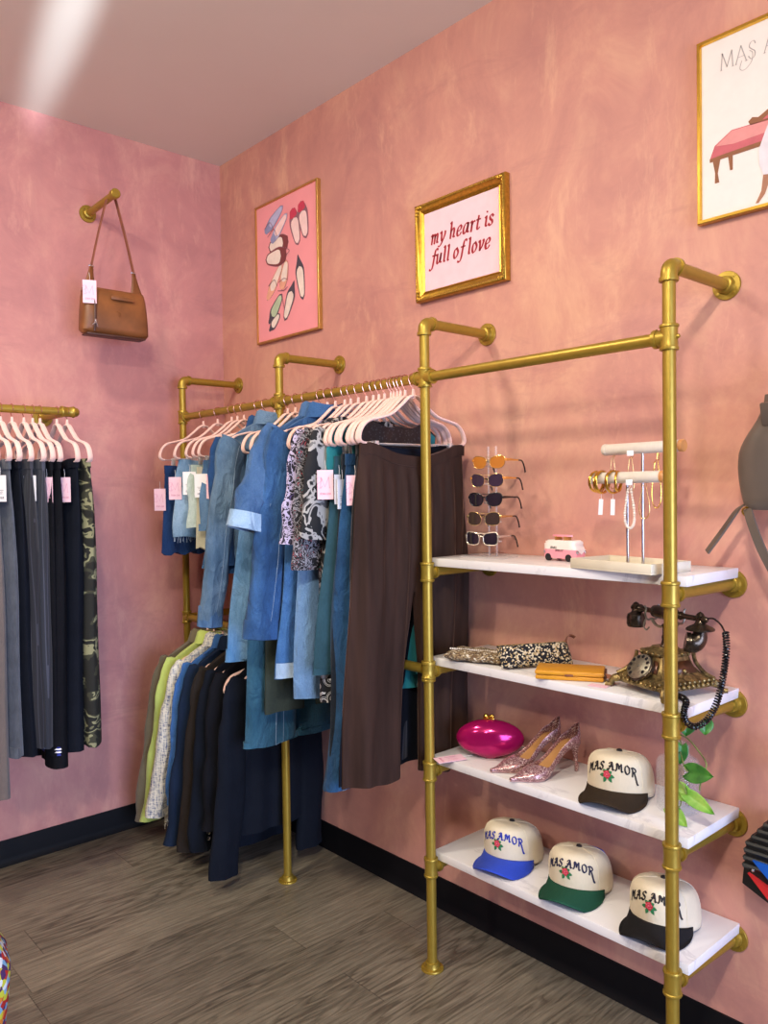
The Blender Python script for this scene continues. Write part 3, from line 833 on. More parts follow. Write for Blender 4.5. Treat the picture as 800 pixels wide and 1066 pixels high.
# ------------------------------------------------------------------ upper rail, far end to near end
UX = lambda w: w   # world x of the hook
UP_GROUP = 'clothes on the upper rail'; HANG_GROUP = 'velvet hangers on the upper rail'
TAGROT = -.82
def upper(kind, name, short, label, cat, x, dx, zt, zb, yb, clips=True, rz=0.0, tags=(), **kw):
    """x: rail position; dx: world x swing of the near hem edge; zt/zb: world z of top and hem; yb: world y of near hem edge"""
    top = zt - ZR
    W = kw.pop('W', .183)
    Wb = kw.pop('Wb', -yb + PY)
    c = Cut(top=top, L=zt - zb, W=W, Wb=Wb, ly=-dx, ph=x * 37, **kw)
    hk = kw.pop('hk', H_PINK)
    rz = rz or random.uniform(-.07, .07)
    r = pi / 2 + rz
    t = garment(kind, name, label, cat, c, (x, PY, ZR), r)
    hk = kw.get('hk', H_PINK)
    hanger((x, PY, ZR), r, ('cream' if hk is H_CREAM else 'pink') + ' velvet hanger on the upper rail holding the ' + short, HANG_GROUP, clips, hk)
    for tk, u, z in tags:
        v = (zt - z) / (zt - zb)
        put_tag(t, 'white' if tk == 'edge' else tk, (-W - .006 + u, -dx * v - .0, z + .045 - ZR), -r + radians(42) + (1.15 if tk == 'edge' else random.uniform(-.15, .15)))
    return t
long_sl = lambda out, zc, h0=.062, h1=.05, T=.03: ([(.165, -.155), (.195, -.24), (.195 + out * .6, -.24 + (zc + .24) * .55), (.195 + out, zc)], (h0, h1), T)

upper('skirt', 'denim_skirt', 'dark navy denim skirt', 'dark navy denim mini skirt, first garment at the far left end of the upper rail', 'skirt', .325, .0, 1.625, 1.252, -.505, tags=[('pink', -.02, 1.483)], hk=H_CREAM, mat='navy_denim', T=.022)
upper('shorts', 'denim_shorts', 'light blue frayed denim shorts', 'light blue frayed denim shorts in front of the dark navy denim skirt', 'shorts', .447, -.01, 1.645, 1.325, -.5, tags=[('pink', -.015, 1.529)], hk=H_CREAM, mat='light_denim', crotch=.62, leg=.105, T=.032, fringe=True, Wb=.215)
upper('shorts', 'denim_shorts', 'pale mint shorts', 'pale mint green denim shorts between frayed light blue and cuffed mid blue shorts', 'shorts', .56, .0, 1.62, 1.372, -.5, tags=[('white', -.005, 1.548)], mat='mint', crotch=.6, leg=.1, T=.02, Wb=.205, cuff=(.02, 'mint'))
upper('skirt', 'twill_skirt', 'cream twill skirt', 'cream twill skirt hanging just lower than the shorts either side', 'skirt', .605, .0, 1.61, 1.285, -.497, mat='cream_twill', T=.012)
upper('shorts', 'denim_shorts', 'cuffed mid blue denim shorts', 'mid blue denim shorts with a turned cuff, left of the flared denim skirt', 'shorts', .655, .0, 1.635, 1.361, -.5, tags=[('white', -.01, 1.537)], mat='mid_denim', crotch=.6, leg=.1, T=.026, Wb=.208, cuff=(.025, 'mid_denim'))
upper('skirt', 'denim_skirt', 'flared blue denim skirt', 'flared blue denim skirt with a raw hem beside the long grey blue chambray sleeve', 'skirt', .757, -.07, 1.635, 1.219, -.52, tags=[('pink', -.015, 1.532)], mat='flare_denim', T=.024, fold=.014, fringe=True)
upper('top', 'denim_shirt', 'indigo denim shirt', 'indigo denim shirt mostly hidden behind the grey blue chambray jacket', 'shirt', .812, -.02, 1.775, 1.2, -.47, False, mat='indigo', T=.02, sleeve=long_sl(.0, -.62))
upper('top', 'chambray_jacket', 'grey blue chambray jacket', 'grey blue chambray jacket with a long sleeve reaching down to the lower rail', 'jacket', .875, -.06, 1.79, 1.16, -.45, False, seam='pale_stitch', fold=.014, mat='chambray', T=.026, sleeve=long_sl(.055, -.845, .066, .042, .034), cuff=(.075, 'mid_denim'))
upper('trousers', 'wide_jeans', 'sky blue wide jeans', 'sky blue wide leg cropped jeans with a stitched hem, on the upper rail', 'jeans', .962, -.09, 1.645, .885, -.53, tags=[('white', .04, 1.529)], seam='pale_stitch', mat='sky_denim', leg=.115, T=.03, crotch=.36, cuff=(.045, 'sky_denim'))
upper('trousers', 'wide_jeans', 'long teal blue wide jeans', 'long teal blue wide leg jeans hanging lowest beside the sky blue pair', 'jeans', 1.012, -.03, 1.62, .59, -.505, tags=[('pink', .02, 1.529)], seam='pale_stitch', mat='teal_denim', leg=.125, T=.032, crotch=.28, Wb=.235, cuff=(.02, 'teal_denim'))
upper('trousers', 'slim_trousers', 'dark olive trousers', 'dark olive grey trousers half hidden behind the rolled sleeve denim shirt', 'trousers', 1.075, .0, 1.61, .72, -.49, mat='olive_dark', leg=.085, T=.02)
upper('top', 'denim_jacket', 'denim jacket with rolled short sleeve', 'bright blue denim jacket with a wide rolled short sleeve showing its pale inside', 'jacket', 1.165, -.01, 1.795, 1.1, -.45, False, seam='pale_stitch', fold=.014, mat='jacket_denim', T=.03, sleeve=([(.15, -.15), (.2, -.22), (.255, -.36), (.285, -.475)], (.078, .09), .045), cuff=(.055, 'jacket_denim_inside'))
upper('top', 'denim_jacket', 'long sleeved blue denim jacket', 'blue denim jacket with a long cuffed sleeve below the wide rolled sleeve', 'jacket', 1.205, -.03, 1.79, 1.08, -.45, False, seam='pale_stitch', fold=.014, mat='blue_denim', T=.026, sleeve=long_sl(.07, -.84, .07, .062, .036), cuff=(.06, 'blue_denim'))
upper('trousers', 'cuffed_jeans', 'royal blue jeans with pale cuffs', 'royal blue jeans with pale turned up cuffs under the long denim sleeve', 'jeans', 1.25, -.07, 1.61, .875, -.525, seam='pale_stitch', mat='royal_denim', leg=.095, T=.028, cuff=(.05, 'pale_cuff'))
upper('trousers', 'soft_jeans', 'soft light blue jeans', 'soft light blue jeans left of the paisley and leaf print blouses', 'jeans', 1.302, -.03, 1.61, .81, -.512, seam='pale_stitch', mat='soft_denim', leg=.1, T=.026)
upper('top', 'paisley_blouse', 'lilac and black paisley blouse', 'black and lilac paisley blouse with a short sleeve', 'blouse', 1.335, -.02, 1.78, 1.22, -.46, False, collar=False, scoop=.055, mat='paisley', T=.016, sleeve=long_sl(.03, -.52, .055, .06, .022))
upper('top', 'floral_blouse', 'black floral blouse', 'black floral blouse with red and teal specks right of the paisley blouse', 'blouse', 1.375, -.01, 1.785, 1.1, -.46, False, collar=False, scoop=.055, mat='red_floral', T=.016, sleeve=long_sl(.02, -.6, .055, .055, .02))
upper('top', 'leaf_print_dress', 'black and grey leaf print dress', 'black and grey leaf print dress with a bandana print hem', 'dress', 1.418, -.02, 1.785, .83, -.49, False, collar=False, scoop=.055, mat='leaf_print', T=.024, sleeve=long_sl(.02, -.5, .055, .06, .024), hem=(.07, 'bandana'))
upper('top', 'knit_top', 'teal knit top', 'teal knit top peeping out behind a pink price tag', 'top', 1.452, .0, 1.75, 1.38, -.46, False, collar=False, scoop=.055, mat='teal_knit', T=.016, sleeve=([(.14, -.14), (.158, -.24), (.158, -.37)], (.045, .042), .018), W=.165)
upper('trousers', 'wide_trousers', 'slate blue wide trousers', 'slate blue cropped trousers carrying the large pink price tag', 'trousers', 1.48, -.075, 1.615, .92, -.525, tags=[('pink', -.03, 1.527)], mat='slate_twill', leg=.115, T=.028, cuff=(.02, 'slate_twill'))
upper('trousers', 'slim_trousers', 'black jeans', 'black jeans between the slate blue trousers and the mid blue jeans', 'jeans', 1.508, -.06, 1.62, .66, -.51, tags=[('edge', -.004, 1.512)], mat='black_denim', leg=.09, T=.02)
upper('trousers', 'straight_jeans', 'mid blue straight jeans', 'mid blue straight jeans squeezed in left of the black pinstripe trousers', 'jeans', 1.54, -.085, 1.62, .55, -.53, tags=[('edge', -.004, 1.497)], hk=H_CREAM, mat='jean_blue', seam='pale_stitch', leg=.05, lx=-.13, Wb=.1, T=.034)
upper('top', 'sequin_blouse', 'black sequin blouse', 'black sequin blouse showing above the waistband of the brown velvet trousers', 'blouse', 1.57, -.05, 1.76, 1.2, -.43, False, collar=False, scoop=.062, W=.17, mat='sequin', T=.006)
upper('top', 'knit_top', 'long teal tunic', 'teal tunic seen between and above the brown velvet trousers', 'tunic', 1.553, .0, 1.755, .86, -.40, False, collar=False, scoop=.075, rz=-.13, W=.165, mat='teal_knit', T=.006)
upper('trousers', 'pinstripe_trousers', 'black pinstripe trousers', 'black pinstripe trousers directly behind the brown velvet trousers', 'trousers', 1.585, -.06, 1.65, .62, -.5, tags=[('pink', .0, 1.508)], mat='pinstripe', leg=.095, T=.012)
upper('trousers', 'palazzo_trousers', 'midnight wide trousers', 'midnight blue wide trousers reaching lower behind the brown velvet legs', 'trousers', 1.606, -.075, 1.65, .6, -.45, mat='navy_crepe', leg=.12, T=.007, fold=.004, Wb=.235)
t = upper('trousers', 'velvet_trousers', 'brown velvet pair', 'wide brown velvet trousers hung by clips in front at the end of the rail', 'trousers', 1.643, -.055, 1.65, .588, -.535, rz=radians(-7), mat='velvet', leg=.105, T=.022, sag=.04, crotch=.43, W=.2, Wb=.245, pleat=.0065, fold=.013, res=34, band=True)

# ------------------------------------------------------------------ lower rail
LG = 'hangers on the lower rail'
def lower(kind, name, short, label, cat, x, dx, zt, zb, yb, rz=0.0, clips=False, **kw):
    W = kw.pop('W', .18)
    c = Cut(top=zt - ZL, L=zt - zb, W=W, Wb=kw.pop('Wb', -yb + PY), ly=-dx, ph=x * 31, **kw)
    t = garment(kind, name, label, cat, c, (x, PY, ZL), pi / 2 + rz)
    hg = hanger((x, PY, ZL), pi / 2 + rz, 'pink velvet hanger on the lower rail under the ' + short, LG, clips)
    if not clips: hg.scale = (.84, 1, 1)
    return t
JS = lambda out, zc, T=.03: ([(.155, -.14), (.195, -.25), (.195 + out * .55, -.24 + (zc + .24) * .5), (.195 + out, zc)], (.062, .05), T)
lower('top', 'wool_blazer', 'olive brown blazer', 'olive brown blazer at the far left of the lower rail', 'blazer', .325, -.14, .892, .1, -.47, mat='olive_wool', T=.028, sleeve=JS(.05, -.85, .028))
lower('top', 'wool_blazer', 'lime green blazer', 'lime green blazer between the olive brown and the tweed ones', 'blazer', .38, -.155, .892, .12, -.46, mat='lime_wool', T=.024, sleeve=JS(.035, -.84, .026))
lower('top', 'tweed_jacket', 'blue and cream tweed jacket', 'blue and cream tweed jacket with a fringed hem', 'jacket', .455, -.17, .892, .1, -.5, mat='tweed', T=.04, sleeve=JS(.045, -.8, .04), fringe=True)
lower('top', 'denim_shirt', 'bright blue denim shirt', 'bright blue denim shirt showing only its shoulder beside the tweed jacket', 'shirt', .52, -.1, .892, .2, -.45, mat='bright_blue', T=.018, sleeve=JS(.02, -.72, .022))
lower('top', 'wool_blazer', 'navy blue blazer', 'navy blue blazer right of the tweed jacket on the lower rail', 'blazer', .57, -.1, .892, .09, -.49, mat='navy_wool', T=.03, sleeve=JS(.05, -.86, .03))
lower('top', 'wool_blazer', 'brown black blazer', 'brown black blazer between two navy ones on the lower rail', 'blazer', .64, -.08, .892, .08, -.48, mat='brown_black', T=.03, sleeve=JS(.04, -.86, .03))
t = lower('top', 'button_blazer', 'midnight blue blazer', 'midnight blue blazer with small sleeve buttons, right of the brown black one', 'blazer', .705, -.05, .892, .08, -.48, mat='midnight', T=.028, sleeve=JS(.045, -.83, .03))
for k in range(4):
    b = MB(); b.lathe([(.0075, 0), (.0075, .003), (.004, .0042)], 10, Euler((pi / 2, 0, 0)).to_matrix().to_4x4()); b.build('sleeve_button', 'silver', t, (-.225, .003, -.71 - .022 * k))
lower('top', 'wool_blazer', 'plain black blazer', 'plain black blazer in the shadow between the button blazer and the black trousers', 'blazer', .765, -.02, .892, .17, -.47, mat='black_crepe', T=.03, sleeve=JS(.03, -.72, .03))
lower('trousers', 'dress_trousers', 'black dress trousers', 'black dress trousers half hidden behind the long navy ones on the lower rail', 'trousers', .812, -.02, .765, .2, -.47, clips=True, mat='black_crepe', leg=.09, T=.02)
lower('top', 'long_coat', 'long navy coat', 'long dark navy coat, frontmost on the lower rail, sleeve almost touching the floor', 'coat', .862, -.035, .892, .2, -.46, mat='midnight', T=.022, W=.175, sleeve=([(.15, -.14), (.185, -.25), (.2, -.5), (.228, -.885)], (.062, .062), .028))

# ------------------------------------------------------------------ left wall bar: garments hang across the bar, edges facing the room
KG = 'hangers on the left wall bar'
def left(kind, name, short, label, cat, y, dy, zt, zb, xr, tags=(), rz=0.0, hk=H_PINK, **kw):
    zr = 1.833
    W = kw.pop('W', .195); Wb = kw.pop('Wb', xr - BX)
    c = Cut(top=zt - zr, L=zt - zb, W=W, Wb=Wb, ly=dy, ph=y * 29, **kw)
    t = garment(kind, name, label, cat, c, (BX, y, zr), rz)
    hanger((BX, y, zr), rz, 'pink velvet hanger on the left wall bar holding the ' + short, KG, True, hk)
    for tk, u, z in tags:
        put_tag(t, tk, (W + .004 + u, -.012 + dy * (zt - z) / (zt - zb) - kw.get('T', .02), z + .045 - zr), radians(38) + random.uniform(-.2, .2))
    return t
left('trousers', 'camo_trousers', 'camouflage trousers', 'green and black camouflage trousers, last pair toward the corner on the left wall', 'trousers', -.872, .0, 1.642, .55, .485, rz=.03, mat='camo', leg=.1, T=.03)
left('trousers', 'black_trousers', 'black trousers with big pink tag', 'black trousers with a broad pink price tag in front of the camouflage pair', 'trousers', -.912, -.02, 1.642, .54, .47, tags=[('pink', -.02, 1.527)], mat='navy_crepe', leg=.09, T=.028)
left('trousers', 'black_trousers', 'longest black trousers', 'longest black trousers on the left wall bar, with a pink tag turned edgeways', 'trousers', -.975, -.01, 1.638, .5, .475, tags=[('pink', -.02, 1.527)], mat='black_crepe', leg=.09, T=.03)
left('trousers', 'track_pants', 'striped hem track trousers', 'short dark trousers whose blue and white striped hem shows below the others', 'trousers', -1.003, .0, 1.63, .548, .465, stripe='white_stripe', mat='black_crepe', leg=.085, T=.02, cuff=(.03, 'track_blue'))
left('trousers', 'pinstripe_trousers', 'white tagged pinstripe trousers', 'grey pinstripe trousers with a white price tag, middle of the left wall bar', 'trousers', -1.035, .0, 1.636, .585, .475, tags=[('white', -.02, 1.533)], mat='grey_pinstripe', leg=.095, T=.03)
left('trousers', 'pinstripe_trousers', 'dark pinstripe trousers', 'dark pinstripe trousers left of the white tagged pair', 'trousers', -1.078, .02, 1.636, .59, .48, mat='pinstripe', leg=.1, T=.03)
left('trousers', 'crop_trousers', 'dark teal black trousers', 'plain dark trousers between the pinstripe pair and the grey tweed pair', 'trousers', -1.118, .02, 1.636, .56, .475, mat='navy_crepe', leg=.09, T=.022)
left('trousers', 'tweed_trousers', 'grey tweed trousers', 'grey tweed trousers beside the taupe pair at the left photo edge', 'trousers', -1.152, .01, 1.634, .575, .478, tags=[('white', .0, 1.533)], mat='tweed_grey', leg=.1, T=.02, cuff=(.035, 'tweed_grey'))
left('trousers', 'taupe_trousers', 'taupe trousers', 'long taupe trousers cut off by the left edge of the photo', 'trousers', -1.192, .0, 1.632, .44, .49, mat='taupe', leg=.105, T=.025)


# ------------------------------------------------------------------ pictures on the right wall
def frame_bm(w, h, prof, beads=0):
    mb = MB(); vs = []; n = len(prof)
    for sx, sz in ((-1, -1), (1, -1), (1, 1), (-1, 1)):
        for o, d in prof: vs.append((sx * (w / 2 - o), -d, sz * (h / 2 - o)))
    fs = [[k * n + i, k * n + (i + 1) % n, ((k + 1) % 4) * n + (i + 1) % n, ((k + 1) % 4) * n + i] for k in range(4) for i in range(n)]
    mb.add(vs, fs, False)
    return mb
def plate(mb, w, h, y, mat=0):
    mb.add([(-w / 2, y, -h / 2), (w / 2, y, -h / 2), (w / 2, y, h / 2), (-w / 2, y, h / 2)], [[0, 1, 2, 3]], False, mat)
M['quote_paper'] = plain('quote_paper', '#eccbd2', .7, 0, .04, 25)
M['quote_ink'] = plain('quote_ink', '#a3202e', .7, 0, .05)
M['shoe_paper'] = plain('shoe_paper', '#ef9a9e', .6, 0, .04, 6)
M['poster_paper'] = plain('poster_paper', '#e6dcd6', .5, 0, .02)
for n_, c_ in dict(ink_lav='#8e93b8', ink_lav2='#b4b4d2', ink_red='#c23852', ink_pale='#f0cfca', ink_brown='#7a3a3c', ink_cream='#ead9cc', ink_tan='#e8a98c', ink_dark='#4a4450', ink_mint='#b4c6a4', ink_line='#8a5f6a',
                   ink_grey='#a9a3a2', ink_rose='#c4626a', ink_rose2='#d98f8c', ink_wood='#8c5a3c', ink_skin='#a8765c', ink_veil='#dcd6dc').items(): M[n_] = plain(n_, c_, .7, 0, .08, 30)

pic = thing('framed_print', 'pink print of painted shoes in a thin gold frame', 'picture', (.566, -.001, 2.492))
frame_bm(.47, .62, [(0, 0), (0, .018), (.003, .02), (.008, .02), (.009, .013), (.009, 0)]).build('picture_frame', 'thin_gold', pic)
SH = ['shoe_paper', 'ink_line', 'ink_lav', 'ink_lav2', 'ink_red', 'ink_pale', 'ink_brown', 'ink_cream', 'ink_tan', 'ink_dark', 'ink_mint']
mb = MB(); plate(mb, .456, .606, -.0125)
def drawn_shoe(mb, heel, toe, wd, outer, inner, toecap, point=.5, layer=0):
    W, H = .452, .602
    a = Vector(((heel[0] - .5) * W, 0, (.5 - heel[1]) * H)); b = Vector(((toe[0] - .5) * W, 0, (.5 - toe[1]) * H))
    d = b - a; L = d.length; d /= L; p = Vector((d.z, 0, -d.x))
    def outline(s0, s1, k):
        L_, R_ = [], []
        for i in range(15):
            s = s0 + (s1 - s0) * i / 14; q = i / 14
            wv = (.62 + .38 * sstep(.0, .65, s)) * (1 - sstep(.62, 1, s) * point) * sqrt(max(0, 1 - (abs(2 * q - 1)) ** 5))
            c = a + d * (L * s); L_.append(c + p * wd * wv * k); R_.append(c - p * wd * wv * k)
        return L_ + R_[::-1]
    def put(pts, y, m): mb.add([(v.x, -y, v.z) for v in pts], [list(range(len(pts)))], False, m)
    y = .0128 + layer * .0012
    put(outline(-.01, 1.01, 1.07), y, 1); put(outline(0, 1, 1), y + .0003, outer); put(outline(.05, .74, .8), y + .0006, inner)
    if toecap: put(outline(.74, .99, .9), y + .0006, toecap)
for k, a in enumerate([((.46, .06), (.14, .2), .026, 2, 3, 2, .3), ((.53, .13), (.25, .29), .026, 3, 5, 2, .3),
          ((.7, .385), (.61, .11), .034, 1, 5, 4, .3), ((.83, .36), (.75, .09), .034, 1, 5, 4, .3),
          ((.2, .315), (.54, .335), .04, 6, 7, 6, .2), ((.15, .40), (.51, .42), .04, 6, 7, 6, .2),
          ((.43, .47), (.16, .70), .026, 8, 7, 8, .4), ((.51, .46), (.42, .66), .028, 8, 7, 8, .3),
          ((.76, .78), (.69, .45), .03, 9, 7, 9, .8), ((.46, .89), (.63, .625), .03, 9, 7, 9, .8),
          ((.42, .69), (.18, .88), .03, 9, 10, 9, .7), ((.38, .83), (.19, .935), .022, 9, 7, 9, .7)]):
    drawn_shoe(mb, *a, layer=k % 2)
# straps and bows
def pic_line(pts, w=.003, m=1):
    mb.cur = m
    P = [((u - .5) * .452, (.5 - v) * .602) for u, v in pts]
    ribbon(mb, P, lambda x, y: (x, -.0158, y), (w, w, 0)); mb.cur = 0
for q in ([(.15, .17), (.24, .14), (.3, .2)], [(.2, .24), (.3, .2), (.36, .26)], [(.5, .37), (.56, .4), (.52, .42)], [(.2, .6), (.3, .57), (.34, .62)], [(.38, .6), (.46, .585), (.52, .6)], [(.36, .66), (.46, .67), (.52, .655)], [(.42, .69), (.46, .8)]): pic_line(q)
mb.build('shoe_print', SH, pic)

pic = thing('framed_quote', 'ornate gold frame with a red italic love quote on pale pink', 'picture', (1.587, -.001, 2.351))
fb = frame_bm(.415, .345, [(0, 0), (0, .02), (.004, .026), (.008, .028), (.013, .022), (.02, .02), (.027, .014), (.03, .011), (.033, .0135), (.036, .011), (.036, 0)])
for sx in (-1, 1):
    for k in range(34): fb.ball((sx * (.2075 - .0075), -.027, -.165 + .01 * k), .004, 6, 4, (1, .7, 1))
for sz in (-1, 1):
    for k in range(41): fb.ball((-.2 + .01 * k, -.027, sz * (.1725 - .0075)), .004, 6, 4, (1, .7, 1))
for sx in (-1, 1):
    for sz in (-1, 1):
        for q in range(5): fb.ball((sx * (.196 - .006 * q * (q % 2)), -.024, sz * (.161 - .006 * q * ((q + 1) % 2))), .0075, 8, 5, (1, .6, 1))
fb.build('picture_frame', 'gold_frame', pic)
mb = MB(); plate(mb, .345, .275, -.0105); mb.cur = 1
for text, x0, x1, z0 in (('my heart is', -.142, .15, .026), ('full of love', -.142, .136, -.047)):
    st, W = strokes(text, LOW, .2, .035); sc = .066; kx = (x1 - x0) / W
    for s_ in st: ribbon(mb, s_, lambda a, b: (x0 + a * kx, -.0113, z0 + b * sc - .004), (.15, .055, .35), 6)
mb.build('quote_print', ['quote_paper', 'quote_ink'], pic)

pic = thing('framed_poster', 'pale poster of a rose chaise longue in a bright gold frame at the photo edge', 'poster', (2.615, -.001, 2.422))
frame_bm(.362, .468, [(0, 0), (0, .02), (.002, .022), (.009, .022), (.011, .016), (.011, 0)]).build('picture_frame', 'bright_gold', pic)
mb = MB(); plate(mb, .342, .448, -.014); OX, OZ = 2.615, 2.422
def pp(pts, m, y): mb.add([(x - OX, -y, z - OZ) for x, z in pts], [list(range(len(pts)))], False, m)
pp([(2.466, 2.349), (2.479, 2.38), (2.523, 2.406), (2.57, 2.404), (2.72, 2.392), (2.76, 2.37), (2.765, 2.35)], 2, .0146)
pp([(2.482, 2.378), (2.523, 2.404), (2.57, 2.402), (2.7, 2.392), (2.62, 2.372), (2.53, 2.37)], 3, .0149)
pp([(2.466, 2.35), (2.5, 2.352), (2.605, 2.354), (2.765, 2.354), (2.765, 2.343), (2.605, 2.342), (2.466, 2.341)], 4, .0149)
for x in (2.474, 2.75): pp([(x, 2.342), (x + .006, 2.31), (x + .005, 2.284), (x + .017, 2.284), (x + .013, 2.308), (x + .02, 2.342)], 4, .0146)
for x in (2.514, 2.71): pp([(x, 2.342), (x + .005, 2.306), (x + .012, 2.306), (x + .012, 2.342)], 4, .0146)
pp([(2.57, 2.402), (2.565, 2.412), (2.575, 2.42), (2.59, 2.415), (2.62, 2.43), (2.68, 2.455), (2.74, 2.46), (2.765, 2.44), (2.765, 2.39), (2.7, 2.396)], 4, .0146)
pp([(2.6, 2.405), (2.64, 2.43), (2.7, 2.448), (2.75, 2.445), (2.755, 2.395)], 2, .0149)
pp([(2.605, 2.37), (2.591, 2.335), (2.592, 2.298), (2.602, 2.27), (2.65, 2.262), (2.69, 2.29), (2.68, 2.36), (2.66, 2.43), (2.63, 2.43)], 6, .0152)
pp([(2.602, 2.275), (2.597, 2.232), (2.583, 2.205), (2.59, 2.204), (2.606, 2.223), (2.618, 2.255), (2.622, 2.272)], 5, .0149)
pp([(2.632, 2.43), (2.64, 2.47), (2.66, 2.475), (2.668, 2.43)], 5, .0149)
mb.cur = 1
st, W = strokes('MAS AMOR', SERIF, 0, .02); x0, x1 = 2.494 - OX, 2.738 - OX
for k, s_ in enumerate(st):
    ribbon(mb, s_, lambda a, b: (x0 + a / W * (x1 - x0), -.0146, 2.565 - OZ + b * .042 * (1.0)), (.075, .025, .2), 5)
ribbon(mb, [(1.55, .1), (1.42, -.35), (1.75, -.5), (2.2, -.2), (2.3, .3), (2.1, .5)], lambda a, b: (x0 + a / W * (x1 - x0), -.0146, 2.565 - OZ + b * .042), (.05, .03, .2), 6)
mb.build('poster_print', ['poster_paper', 'ink_grey', 'ink_rose', 'ink_rose2', 'ink_wood', 'ink_skin', 'ink_veil'], pic)

# ------------------------------------------------------------------ brown shoulder bag on the left wall hook
M['brown_leather'] = plain('brown_leather', '#7d4c25', .48, 0, .25, 12, .3)
M['strap_leather'] = plain('strap_leather', '#855038', .55, 0, .15, 30)
M['dark_leather'] = plain('dark_leather', '#4a2c20', .5, 0, .15, 30)
bag = thing('shoulder_bag', 'brown leather shoulder bag hanging from the wall hook by its strap', 'handbag', (.228, -.65, 2.266))
def bag_pt(a, b):
    # rounded soft box; a round the section, b bottom to top
    pass
mb = MB(); n = 40; rows = 14; vs = []
for j in range(rows + 1):
    b = j / rows; z = -.105 + .19 * b + .0
    hw = .132 + .012 * (1 - b) - .01 * max(0, b - .8) * 5 * .3; hd = .036 + .014 * sin(pi * min(1, b * 1.1)) - .01 * b
    if j == 0: hw *= .93; hd *= .6
    if j == rows: hd *= .45
    for i in range(n):
        t = 2 * pi * i / n; c_, s_ = cos(t), sin(t)
        e = .35
        y = hw * (abs(c_) ** e) * (1 if c_ >= 0 else -1); x = hd * (abs(s_) ** .55) * (1 if s_ >= 0 else -1)
        vs.append((x, y, z + .018 * (-y / .14) * 0 + .02 * (y / .14) * (b > .6) * 0 - .012 * (abs(c_) > .9) * (b > .9) * 0))
fs = [[j * n + i, j * n + (i + 1) % n, (j + 1) * n + (i + 1) % n, (j + 1) * n + i] for j in range(rows) for i in range(n)]
fs += [list(range(n)), [rows * n + i for i in range(n)]]
mb.add(vs, fs); mb.build('bag_body', 'brown_leather', bag)
mb = MB(); mb.box((.046, .02, .045), (.008, .1, .017), .003); mb.tube([(.0505, -.01, -.01), (.052, .005, -.014), (.0515, .008, -.022), (.052, 0, -.03)], .0014, 5); mb.build('leather_patch', 'brown_leather', bag)
mb = MB(); mb.tube(smooth([(.03, -.1, .087), (.047, -.098, .05), (.052, -.098, 0), (.051, -.099, -.06), (.045, -.1, -.1)], 4), .0035, 6, flat=(1.4, .7)); mb.build('zip_seam', 'dark_leather', bag)
mb = MB(); mb.box((.056, -.1, -.062), (.006, .009, .016), .002); mb.tube([(.058, -.1, -.065), (.06, -.094, -.085)], .003, 6); mb.tube([(.058, -.1, -.065), (.06, -.115, -.08)], .0035, 6); mb.build('zip_pull', 'silver', bag)
mb = MB(); mb.box((0, -.0, -.107), (.06, .25, .008), .003); mb.build('base_piping', 'dark_leather', bag)
def strap(pts, w, th, mat, parent, name='strap', up=(0, 0, 1)):
    mb = MB(); mb.tube(smooth(pts, 6), .5, 8, flat=(w, th), up=up); return mb.build(name, mat, parent)
# strap runs from each top corner up over the peg; side tabs with silver rings
for s, ytop, xr in ((-1, -.006, 0), (1, .012, .0)):
    mb = MB(); mb.grid(4, 5, lambda a, b: (.004 * cos(a * 3), s * (.104 - .014 * b) + (a - .5) * (.05 * (1 - b) ** 1.4 + .016), .06 + .11 * b))
    mb.build('side_tab', 'brown_leather', bag, thick=.006)
    mb = MB(); mb.box((0, s * .09, .172), (.007, .022, .007), .002); mb.build('strap_ring', 'silver', bag)
pts = [(.0, -.09, .172), (.0, -.057, .315), (.0, -.021, .452), (.0, -.013, .473), (.0, .0, .4795), (.0, .013, .473), (.0, .021, .452), (.0, .057, .315), (.0, .09, .172)]
mb = MB(); P = smooth(pts, 6); k = len(P)
for sgn in (0,):
    vs = []
    for i in range(k):
        d = (P[min(k - 1, i + 1)] - P[max(0, i - 1)]).normalized(); nn = Vector((0, -d.z, d.y))
        for dx, dn in ((-.009, -.0018), (.009, -.0018), (.009, .0018), (-.009, .0018)): vs.append(P[i] + Vector((dx, 0, 0)) + nn * dn)
    mb.add(vs, [[i * 4 + j, i * 4 + (j + 1) % 4, (i + 1) * 4 + (j + 1) % 4, (i + 1) * 4 + j] for i in range(k - 1) for j in range(4)] + [[0, 1, 2, 3], [4 * k - 1, 4 * k - 2, 4 * k - 3, 4 * k - 4]], False)
mb.build('shoulder_strap', 'strap_leather', bag)
put_tag(bag, 'pink', (.045, -.118, .1), radians(68), 0)

# ------------------------------------------------------------------ taupe backpack and black bag on the right wall
M['taupe_leather'] = plain('taupe_leather', '#625850', .4, 0, .1, 8, .1)
bp = thing('leather_backpack', 'taupe leather backpack hanging at the right edge of the photo', 'backpack', (2.735, -.085, 1.57))
mb = MB(); rows = 18; n = 36; vs = []
for j in range(rows + 1):
    b = j / rows; z = -.125 + .275 * b
    hw = .145 + .014 * sin(pi * min(1, b / .75)) - .045 * sstep(.45, 1, b); hd = .058 * (.75 + .25 * sin(pi * b)) * (1 - .5 * sstep(.6, 1, b))
    if j == 0: hw *= .95; hd *= .75
    for i in range(n):
        t = 2 * pi * i / n; c_, s_ = cos(t), sin(t)
        vs.append((hw * abs(c_) ** .5 * (1 if c_ >= 0 else -1), hd * abs(s_) ** .6 * (1 if s_ >= 0 else -1), z - .006 * c_ * c_ * (j == rows) * 0))
mb.add(vs, [[j * n + i, j * n + (i + 1) % n, (j + 1) * n + (i + 1) % n, (j + 1) * n + i] for j in range(rows) for i in range(n)] + [list(range(n)), [rows * n + i for i in range(n)]])
mb.build('pack_body', 'taupe_leather', bp)
